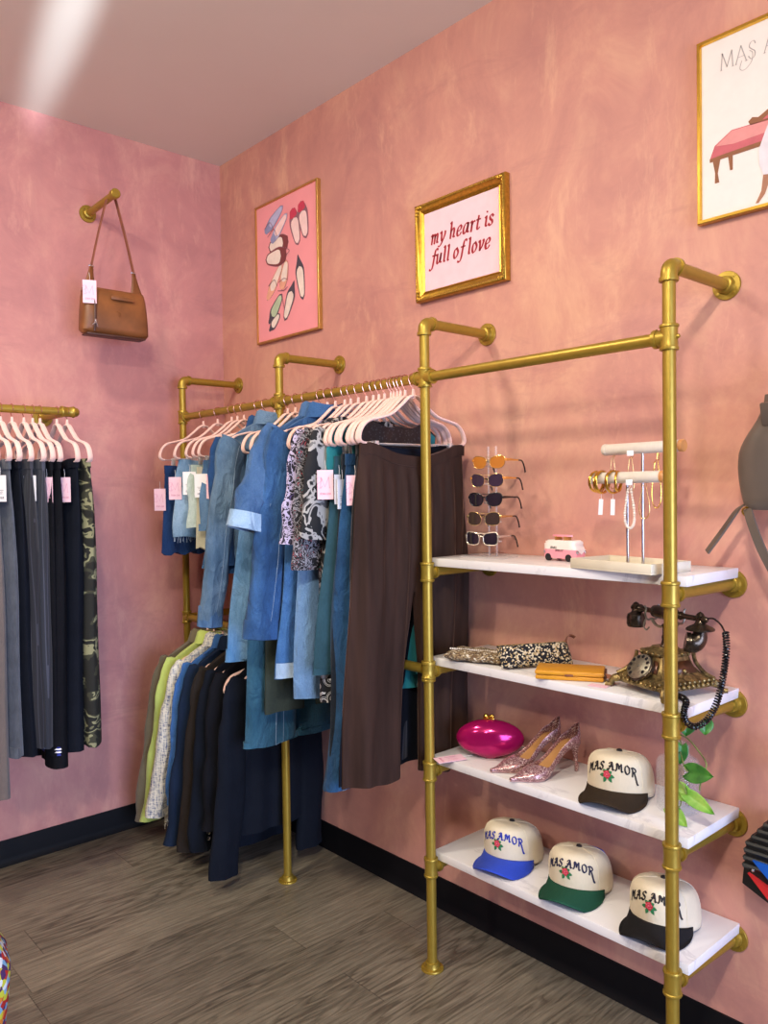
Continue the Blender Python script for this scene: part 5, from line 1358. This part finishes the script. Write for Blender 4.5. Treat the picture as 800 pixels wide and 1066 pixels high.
mb.tube(smooth([(.117, 0, HZ - .024), (.115, -.002, HZ - .045), (.106, -.012, HZ - .058), (.094, -.026, HZ - .056)], 5), [.013, .014, .0155, .017, .0185, .02, .0215, .0228, .024, .0248, .0252, .0252, .025, .0245, .024, .0235], 18); mb.build('mouthpiece', 'gunmetal', hd)
# coiled cord: from handset end, down over the shelf edge and back to the base
inv = (Matrix.Translation((2.408, -.152, S2 + .0005)) @ Euler((0, 0, radians(-17))).to_matrix().to_4x4()).inverted()
CP = [(2.54, -.193, 1.184), (2.56, -.2, 1.187), (2.585, -.215, 1.177), (2.605, -.235, 1.16)]
mb = MB(); mb.tube([inv @ p for p in smooth(CP, 5)], .0022, 7)
CC = smooth([(2.605, -.235, 1.166), (2.614, -.25, 1.13), (2.613, -.262, 1.075), (2.603, -.274, 1.01), (2.585, -.284, .968), (2.56, -.29, .947), (2.539, -.2905, .951), (2.529, -.287, .972), (2.526, -.27, .991), (2.512, -.25, .9945), (2.49, -.235, .9945), (2.465, -.225, .9945)], 14)
coil = []; N_ = 132
L_ = [0]
for a, b in zip(CC, CC[1:]): L_.append(L_[-1] + (b - a).length)
def at_len(s):
    for i in range(len(CC) - 1):
        if L_[i + 1] >= s: 
            f = (s - L_[i]) / max(1e-9, L_[i + 1] - L_[i]); return CC[i].lerp(CC[i + 1], f), (CC[i + 1] - CC[i]).normalized()
    return CC[-1], (CC[-1] - CC[-2]).normalized()
turns = 62; PPT = 10
for k in range(turns * PPT + 1):
    c_, d_ = at_len(L_[-1] * k / (turns * PPT)); a_ = Vector((.6, .75, .2)).cross(d_).normalized(); b_ = d_.cross(a_)
    th = 2 * pi * k / PPT; coil.append(inv @ (c_ + a_ * .0062 * cos(th) + b_ * .0062 * sin(th)))
mb.tube(coil, .0024, 5); mb.build('coiled_cord', 'black_plastic', ph)

# ------------------------------------------------------------------ third shelf
M['magenta'] = plain('magenta_metallic', '#b0125e', .16, .55, .12, 14)
t = thing('oval_clutch', 'shiny magenta oval clutch with a gold clasp on the third shelf', 'clutch', (1.826, -.163, S3 + .0005), radians(38))
mb = MB(); n = 36; rows = 20; vs = []
for j in range(rows + 1):
    b = j / rows; z = .12 * b; q = 2 * b - 1
    f = max(.001, 1 - abs(q) ** 2.3) ** .56
    if b < .06: f = max(f, .3)
    zz = z
    for i in range(n):
        a = 2 * pi * i / n; c_, s_ = cos(a), sin(a)
        vs.append((.1 * f * c_ * (1 + .06 * (1 - abs(q))), .046 * f * s_ * (1 - .25 * abs(c_) ** 3), zz))
mb.add(vs, [[j * n + i, j * n + (i + 1) % n, (j + 1) * n + (i + 1) % n, (j + 1) * n + i] for j in range(rows) for i in range(n)] + [list(range(n)), [rows * n + i for i in range(n)]])
mb.build('shell', 'magenta', t)
mb = MB(); mb.box((-.004, 0, .1205), (.034, .012, .006), .002); mb.ball((-.012, 0, .128), .0085, 12, 8); mb.ball((.006, 0, .1285), .0075, 12, 8, (1.3, .9, .8)); mb.build('clasp', 'bright_gold', t)
o = TAG['pink'].copy(); COL.objects.link(o); o.name = 'paper_tag'; o.location = (1.772, -.226, S3 + .004); o.rotation_euler = (radians(88), 0, radians(155)); tag(o, 'pale pink price tag lying in front of the magenta clutch', 'price tag')

def glitter():
    t = NT('champagne_glitter'); n = t.node('ShaderNodeTexVoronoi', Scale=420.0); t.link(t.coord(), n.inputs['Vector'])
    sep = t.n.new('ShaderNodeSeparateColor'); t.link(n.outputs['Color'], sep.inputs[0])
    t.color(t.ramp(sep.outputs[0], [(0, '#8d5f62'), (.4, '#b98a8a'), (.75, '#dcb9b2'), (.93, '#fff2ea')], const=True))
    t.set(Roughness=.3, Metallic=.55); t.bump(sep.outputs[1], .9, .003); return t.m
M['glitter'] = glitter(); M['tan_insole'] = plain('tan_insole', '#b58550', .55, 0, .08); M['pink_sole'] = plain('pink_sole', '#c49a94', .4, 0, .05)
def pump(loc, rz, label):
    t = thing('high_heel', label, 'shoe', loc, rz, 'pair of glitter heels')
    L = .232
    def base(s): return .082 * (1 - sstep(.12, .66, s)) * (1 - .08 * s) + .0035
    def hw(s):
        v = .025 + .012 * sstep(.2, .62, s) - .005 * (sstep(.15, .35, s) * (1 - sstep(.4, .6, s)))
        v *= 1 - sstep(.66, 1.02, s) * .93
        if s < .1: v *= sqrt(max(.0, 1 - (1 - s / .1) ** 2))
        return max(v, .0012)
    def H(s): return (.058 - .02 * sstep(0, .3, s) - .002 * sstep(.3, .6, s)) * (1 - sstep(.6, 1, s) * .78)
    def op(s): return radians(64) * sstep(-.04, .1, s) * (1 - sstep(.5, .655, s)) ** .6 if s < .655 else 0
    def P(s, th): return Vector((hw(s) * sin(th) * (1 + .12 * cos(th)), -L * (s - .5), base(s) + H(s) * max(0, cos(th)) ** .75))
    mb = MB()
    for sg in (-1, 1):
        mb.grid(10, 44, lambda a, b: P(b, sg * (op(b) + (pi / 2 - op(b)) * a)))
    mb.build('glitter_upper', 'glitter', t, thick=.002)
    mb = MB(); mb.grid(8, 36, lambda a, b: (hw(b * .97) * .95 * (2 * a - 1), -L * (b * .97 - .5), base(b * .97) + .003 + .003 * (2 * a - 1) ** 2)); mb.build('insole', 'tan_insole', t)
    mb = MB(); mb.grid(6, 36, lambda a, b: (hw(b) * (2 * a - 1), -L * (b - .5), base(b) - .0015)); mb.build('sole', 'pink_sole', t, thick=.0025)
    mb = MB(); mb.tube(smooth([(0, L / 2 - .016, base(.06) - .001), (0, L / 2 - .012, .06), (0, L / 2 - .009, .03), (0, L / 2 - .009, .0005)], 5), [.0195, .018, .0155, .013, .0105, .009, .008, .0072, .0066, .006, .0055, .0052, .005, .0049, .0048, .0048], 14); mb.build('stiletto_heel', 'glitter', t)
    return t
ang = math.atan2(-.084, .21)
pump((2.046, -.178, S3 + .0012), ang + .02, 'right glitter high heel, nearer the cream cap with the brown brim')
pump((1.963, -.162, S3 + .0012), ang - .02, 'left glitter high heel, nearer the magenta clutch')

# caps
M['cap_cream'] = fabric('cap_cream', '#ddd0b4', .04, weave=900, bump=.2, sheen=.1)
for n_, c_ in dict(brim_blue='#1f3fb0', brim_green='#1f4a38', brim_black='#1d1c1e', brim_brown='#33291f').items(): M[n_] = fabric(n_, c_, .1, weave=900, bump=.2, sheen=.05)
M['thread_navy'] = plain('thread_navy', '#17183c', .7, 0, .1); M['thread_blue'] = plain('thread_blue', '#1c2f9a', .7, 0, .1); M['thread_black'] = plain('thread_black', '#181418', .7, 0, .1)
M['rose_red'] = plain('rose_red', '#c2293a', .7, 0, .2, 200); M['leaf_green'] = plain('leaf_green', '#2f7a4a', .7, 0, .15, 200); M['rose_pink'] = plain('rose_pink', '#e2687a', .7, 0, .1)
A_, B_, CH = .087, .102, .1
def crown_pt(phi, t, off=0.0):
    """phi: angle from the front (-Y), t: 0 rim .. 1 top"""
    fr = max(0, cos(phi))
    fs_ = .5 + .5 * cos(phi); k = (1 - t ** (1.7 + 1.7 * fs_)) ** (1 / (1.6 + .35 * fs_)) if t < 1 else 0
    z = CH * (sin(min(1, t) * pi / 2) ** .88) * (1 + .0 * fr)
    tilt = -.02 * (z / CH) ** 2 * -1
    lean = .012 * t * (1 - t) * 2
    x = (A_ + off) * sin(phi) * k; y = -(B_ + off) * cos(phi) * k * (1 if cos(phi) > 0 else .95)
    return Vector((x, y - .014 * t, z + off * t - .15 * y))
def cap(loc, rz, label, brim, thread, rear=None, rpy=None):
    t = thing('baseball_cap', label, 'cap', loc, rz, 'cream caps with embroidered roses')
    RIM = .0165
    mb = MB(); n, rows = 56, 18
    vs = [crown_pt(2 * pi * i / n, (j / rows) ** .9 * .999) + Vector((0, 0, RIM)) for j in range(rows + 1) for i in range(n)]
    mb.add(vs, [[j * n + i, j * n + (i + 1) % n, (j + 1) * n + (i + 1) % n, (j + 1) * n + i] for j in range(rows) for i in range(n)])
    for ph_ in (0 if 0 else 1.02, -1.02, 2.1, -2.1, pi):
        mb.tube([crown_pt(ph_, q / 14 * .985, .0003) + Vector((0, 0, RIM)) for q in range(15)], .0011, 5)
    mb.build('crown', 'cap_cream', t)
    mb = MB(); mb.add([crown_pt(2 * pi * i / n, 0, -.0006) + Vector((0, 0, RIM + .002)) for i in range(n)] + [crown_pt(2 * pi * i / n, 0, -.002) + Vector((0, 0, RIM - .012)) for i in range(n)], [[i, (i + 1) % n, n + (i + 1) % n, n + i] for i in range(n)]); mb.build('sweatband', 'cap_cream', t, thick=.001)
    mb = MB(); nu, nv = 30, 10
    def bp_(a, b):
        ph_ = (2 * a - 1) * 1.2; e = crown_pt(ph_, .0, .0005)
        ext = .078 * max(0, cos(ph_ * 1.3)) ** .5
        d = Vector((sin(ph_) * .35, -1, 0)).normalized(); p = e + d * ext * b
        z = e.z + RIM + .002 - .006 * b - 5.2 * p.x ** 2 * (b ** .7)
        return Vector((p.x, p.y, max(.0022, z)))
    mb.grid(nu, nv, bp_); mb.build('brim', brim, t, thick=.0032)
    mb = MB(); mb.lathe([(.0085, -.002), (.0075, .0025), (.004, .0042), (.0005, .0046)], 14, Matrix.Translation(Vector((0, -.014, CH + RIM + .0015)))); mb.build('top_button', 'thread_black', t)
    # arched embroidery
    mb = MB(); st_, W_ = strokes('MAS AMOR', UP, .08, .1)
    def on(a, b):
        u = a / W_ - .5; ph_ = u * 1.7 + .07; tt = .385 - .7 * u * u + b * .19
        return crown_pt(ph_, max(.02, tt), .0011) + Vector((0, 0, RIM))
    for s_ in st_: ribbon(mb, s_, on, (.27, .12, .8), 5)
    mb.build('embroidered_lettering', thread, t)
    mb = MB(); R = lambda x, y, off: crown_pt(x / .083 - .05, .27 + y / .118, off) + Vector((0, 0, RIM))
    # leaves
    for a0 in (-.2, .65, 1.4, 2.2, 3.3, 4.2, 5.4):
        l = .0155 if a0 > 2.6 or a0 < .3 else .012; pts = []
        for q in range(13):
            s_ = q / 12; w_ = .0042 * sin(pi * s_); pts.append((cos(a0) * (.004 + l * s_) - sin(a0) * w_, sin(a0) * (.004 + l * s_) + cos(a0) * w_))
        for q in range(11, 0, -1):
            s_ = q / 12; w_ = -.0042 * sin(pi * s_); pts.append((cos(a0) * (.004 + l * s_) - sin(a0) * w_, sin(a0) * (.004 + l * s_) + cos(a0) * w_))
        mb.add([R(x, y, .001) for x, y in pts], [list(range(len(pts)))], False, 1)
    for rr, m_, off in ((.0092, 0, .0018), (.0066, 2, .0023), (.0048, 0, .0027), (.0026, 2, .003)):
        mb.add([R(rr * (1 + .13 * sin(5 * q * pi / 10 + rr * 900)) * cos(q * pi / 10), .001 + rr * (1 + .13 * sin(5 * q * pi / 10 + rr * 900)) * sin(q * pi / 10), off) for q in range(20)], [list(range(20))], False, m_)
    mb.build('rose_emblem', ['rose_red', 'leaf_green', 'rose_pink'], t)
    if rear:
        mb = MB(); mb.grid(20, 8, lambda a, b: crown_pt(pi + (a - .5) * 1.5, b * .6, .004) + Vector((0, 0, RIM))); mb.build('rear_panel', rear, t, thick=.002)
    return t
cap((2.262, -.125, S3 + .0006), radians(14), 'cream cap with a dark brown brim beside the glitter heels', 'brim_brown', 'thread_black')
cap((1.888, -.127, S4 + .0006), radians(13), 'cream cap with a bright blue brim on the lowest shelf', 'brim_blue', 'thread_blue')
cap((2.132, -.128, S4 + .0006), radians(13), 'cream cap with a dark green brim on the lowest shelf', 'brim_green', 'thread_navy', 'brim_blue')
cap((2.392, -.126, S4 + .0006), radians(9), 'cream cap with a black brim at the right end of the lowest shelf', 'brim_black', 'thread_black')

# glass jar and trailing pothos
M['water'] = NT('amber_water').set(Transmission__Weight=1.0, Roughness=.05, IOR=1.2).m; M['water'].node_tree.nodes['Principled BSDF'].inputs['Base Color'].default_value = lin('#d9b98c')
VX, VY = 2.428, -.125
vase = thing('glass_jar', 'clear glass jar of water on the third shelf behind the fourth post', 'vase', (VX, VY, S3 + .0005))
mb = MB(); mb.lathe([(.001, .001), (.05, .001), (.0545, .004), (.055, .01), (.055, .118), (.05, .132), (.032, .142), (.028, .15), (.028, .166), (.031, .168), (.031, .171), (.0265, .171), (.0255, .15), (.03, .14), (.047, .13), (.0522, .117), (.0522, .011), (.048, .006), (.001, .006)], 32, cap=False); mb.build('jar_body', 'glass', vase)
plant = thing('pothos_plant', 'trailing green pothos plant rooted in the glass jar', 'plant', (VX, VY, S3 + .0005))
M['pothos_leaf'] = None
def leafmat(name, a, b):
    t = NT(name); f = t.noise(t.coord(), 30, 3); t.color(t.ramp(f, [(.35, a), (.7, b)])); t.set(Roughness=.38); return t.m
M['pothos_leaf'] = leafmat('pothos_leaf', '#2f6b2a', '#4d9436'); M['pothos_bright'] = leafmat('pothos_bright', '#5a9e34', '#9cc458'); M['vine'] = plain('vine', '#7d8a4a', .5, 0, .1); M['root'] = plain('root', '#9a6430', .7, 0, .2, 60)
O = Vector((VX, VY, S3 + .0005))
def W(x, z, y): return Vector((x + (-.15 - y) * .5, y, z)) - O
def leaf(base, tip, w, mat='pothos_leaf', nrm=(.6, -.75, .25)):
    b, e = base, tip; d = e - b; L = d.length; d.normalize(); n_ = Vector(nrm); n_ = (n_ - d * n_.dot(d)).normalized(); s_ = d.cross(n_)
    def f(a, q):
        u = 2 * a - 1; v = q
        wv = w / 2 * (sin(pi * min(1, v * .93 + .07) ** .72) ** .8) * 1.02
        back = -.16 * L * abs(u) * (1 - v) ** 3 * 1.2
        return b + d * (L * v + back) + s_ * (u * wv) + n_ * (.12 * w * (abs(u) - .3) - .15 * L * (v - .4) ** 2)
    mb = MB(); mb.grid(10, 12, f); o = mb.build('leaf', mat, plant, thick=.0006)
    return o
LV = [(W(2.466, .912, -.12), W(2.462, .866, -.13), .05, 'pothos_leaf'), (W(2.513, .914, -.12), W(2.513, .88, -.13), .04, 'pothos_leaf'), (W(2.452, .85, -.16), W(2.447, .802, -.165), .034, 'pothos_leaf'),
      (W(2.468, .798, -.19), W(2.532, .806, -.2), .048, 'pothos_leaf'), (W(2.436, .752, -.19), W(2.482, .73, -.2), .042, 'pothos_bright'), (W(2.464, .746, -.2), W(2.534, .722, -.215), .036, 'pothos_bright'), (W(2.42, .698, -.205), W(2.466, .674, -.22), .038, 'pothos_bright')]
for a in LV: leaf(*a)
def vine(pts, r=.0016):
    mb = MB(); mb.tube(smooth(pts, 6), r, 6); mb.build('stem', 'vine', plant)
neck = Vector((0, 0, .17))
vine([Vector((.0, 0, .03)), Vector((.004, 0, .1)), neck + Vector((-.006, -.004, .03)), W(2.43, .872, -.14), W(2.467, .868, -.15), W(2.5, .845, -.17), W(2.515, .83, -.185), W(2.512, .812, -.19), W(2.5, .775, -.19), W(2.498, .76, -.19)], .0019)
vine([neck + Vector((-.006, -.004, .03)), W(2.44, .9, -.13), W(2.466, .912, -.12)]); vine([W(2.44, .9, -.13), W(2.48, .925, -.12), W(2.513, .914, -.12)])
vine([Vector((-.004, 0, .06)), neck + Vector((0, -.01, 0)), W(2.445, .86, -.15), W(2.452, .85, -.16)])
vine([neck + Vector((.004, -.006, 0)), W(2.45, .83, -.17), W(2.46, .805, -.188), W(2.468, .798, -.19)])
vine([neck + Vector((-.004, -.012, 0)), W(2.425, .82, -.175), W(2.42, .78, -.19), W(2.436, .752, -.19), W(2.45, .72, -.2), W(2.435, .7, -.205), W(2.42, .698, -.205)])
vine([W(2.42, .78, -.19), W(2.455, .765, -.2), W(2.464, .746, -.2)])
mb = MB()
for k in range(44):
    a = random.uniform(0, 2 * pi); r = random.uniform(.01, .042); z = random.uniform(.012, .06)
    mb.tube(smooth([(0, 0, .13), (r * .5 * cos(a + .5), r * .5 * sin(a + .5), .1), (r * cos(a), r * sin(a), (z + .1) / 2), (r * .9 * cos(a + .4), r * .9 * sin(a + .4), z)], 4), .0018, 4)
mb.build('roots', 'root', plant)
# ------------------------------------------------------------------ lights
def area(name, loc, target, power, color, size, sy=None, shape='DISK', spread=None):
    l = bpy.data.lights.new(name, 'AREA'); l.energy = power; l.color = color; l.shape = shape; l.size = size
    if sy: l.shape = 'RECTANGLE'; l.size_y = sy
    if spread: l.spread = spread
    o = bpy.data.objects.new(name, l); COL.objects.link(o); o.location = loc
    o.rotation_euler = (Vector(target) - Vector(loc)).to_track_quat('-Z', 'Y').to_euler(); return o
WARM = (1, .9, .75)
def fill_lamp(loc, power):
    l = bpy.data.lights.new('ceiling_and_fill_lamp', 'POINT'); l.energy = power; l.color = WARM; l.shadow_soft_size = .1
    o = bpy.data.objects.new('ceiling_and_fill_lamp', l); COL.objects.link(o); o.location = loc
fill_lamp((3.1, -2.7, 2.55), 44)  # fill light added to brighten the ceiling evenly, not a fixture of the shop
area('ceiling_and_fill_lamp', (1.25, -1.6, 3.06), (1.2, -1.0, 0), 25, WARM, .2)
area('ceiling_and_fill_lamp', (3.5, -2.3, 3.06), (2.8, -1.1, 0), 50, WARM, .2)
area('ceiling_and_fill_lamp', (1.7, -3.7, 3.06), (1.5, -2.4, 0), 34, WARM, .2)
# daylight through the shop front
area('daylight', (RX + .3, -1.65, 1.15), (0, -1.2, .5), 95, (.52, .64, 1.0), 2.2, 2.1, spread=radians(110))
# sun glint thrown up onto the ceiling from outside the shop front
sp = bpy.data.lights.new('reflected_sun', 'SPOT'); sp.energy = 3200; sp.color = (.7, .84, 1); sp.spot_size = radians(8); sp.spot_blend = 1; sp.shadow_soft_size = .05
so = bpy.data.objects.new('reflected_sun', sp); COL.objects.link(so); so.location = (RX - .1, -1.95, 1.25)
so.rotation_euler = (Vector((.8, -1.02, 3.1)) - so.location).to_track_quat('-Z', 'Y').to_euler()
so.scale = (.26, 1, 1)
w = bpy.data.worlds.new('sky'); SC.world = w; w.use_nodes = True
w.node_tree.nodes['Background'].inputs[0].default_value = (.75, .85, 1, 1); w.node_tree.nodes['Background'].inputs[1].default_value = 1.0
SC.view_settings.view_transform = 'Standard'; SC.view_settings.look = 'None'; SC.view_settings.gamma = 1
SC.view_settings.use_curve_mapping = False; SC.view_settings.exposure = 0.0
SC.cycles.max_bounces = 8; SC.cycles.use_denoising = True
SC.cycles.sample_clamp_indirect = 6
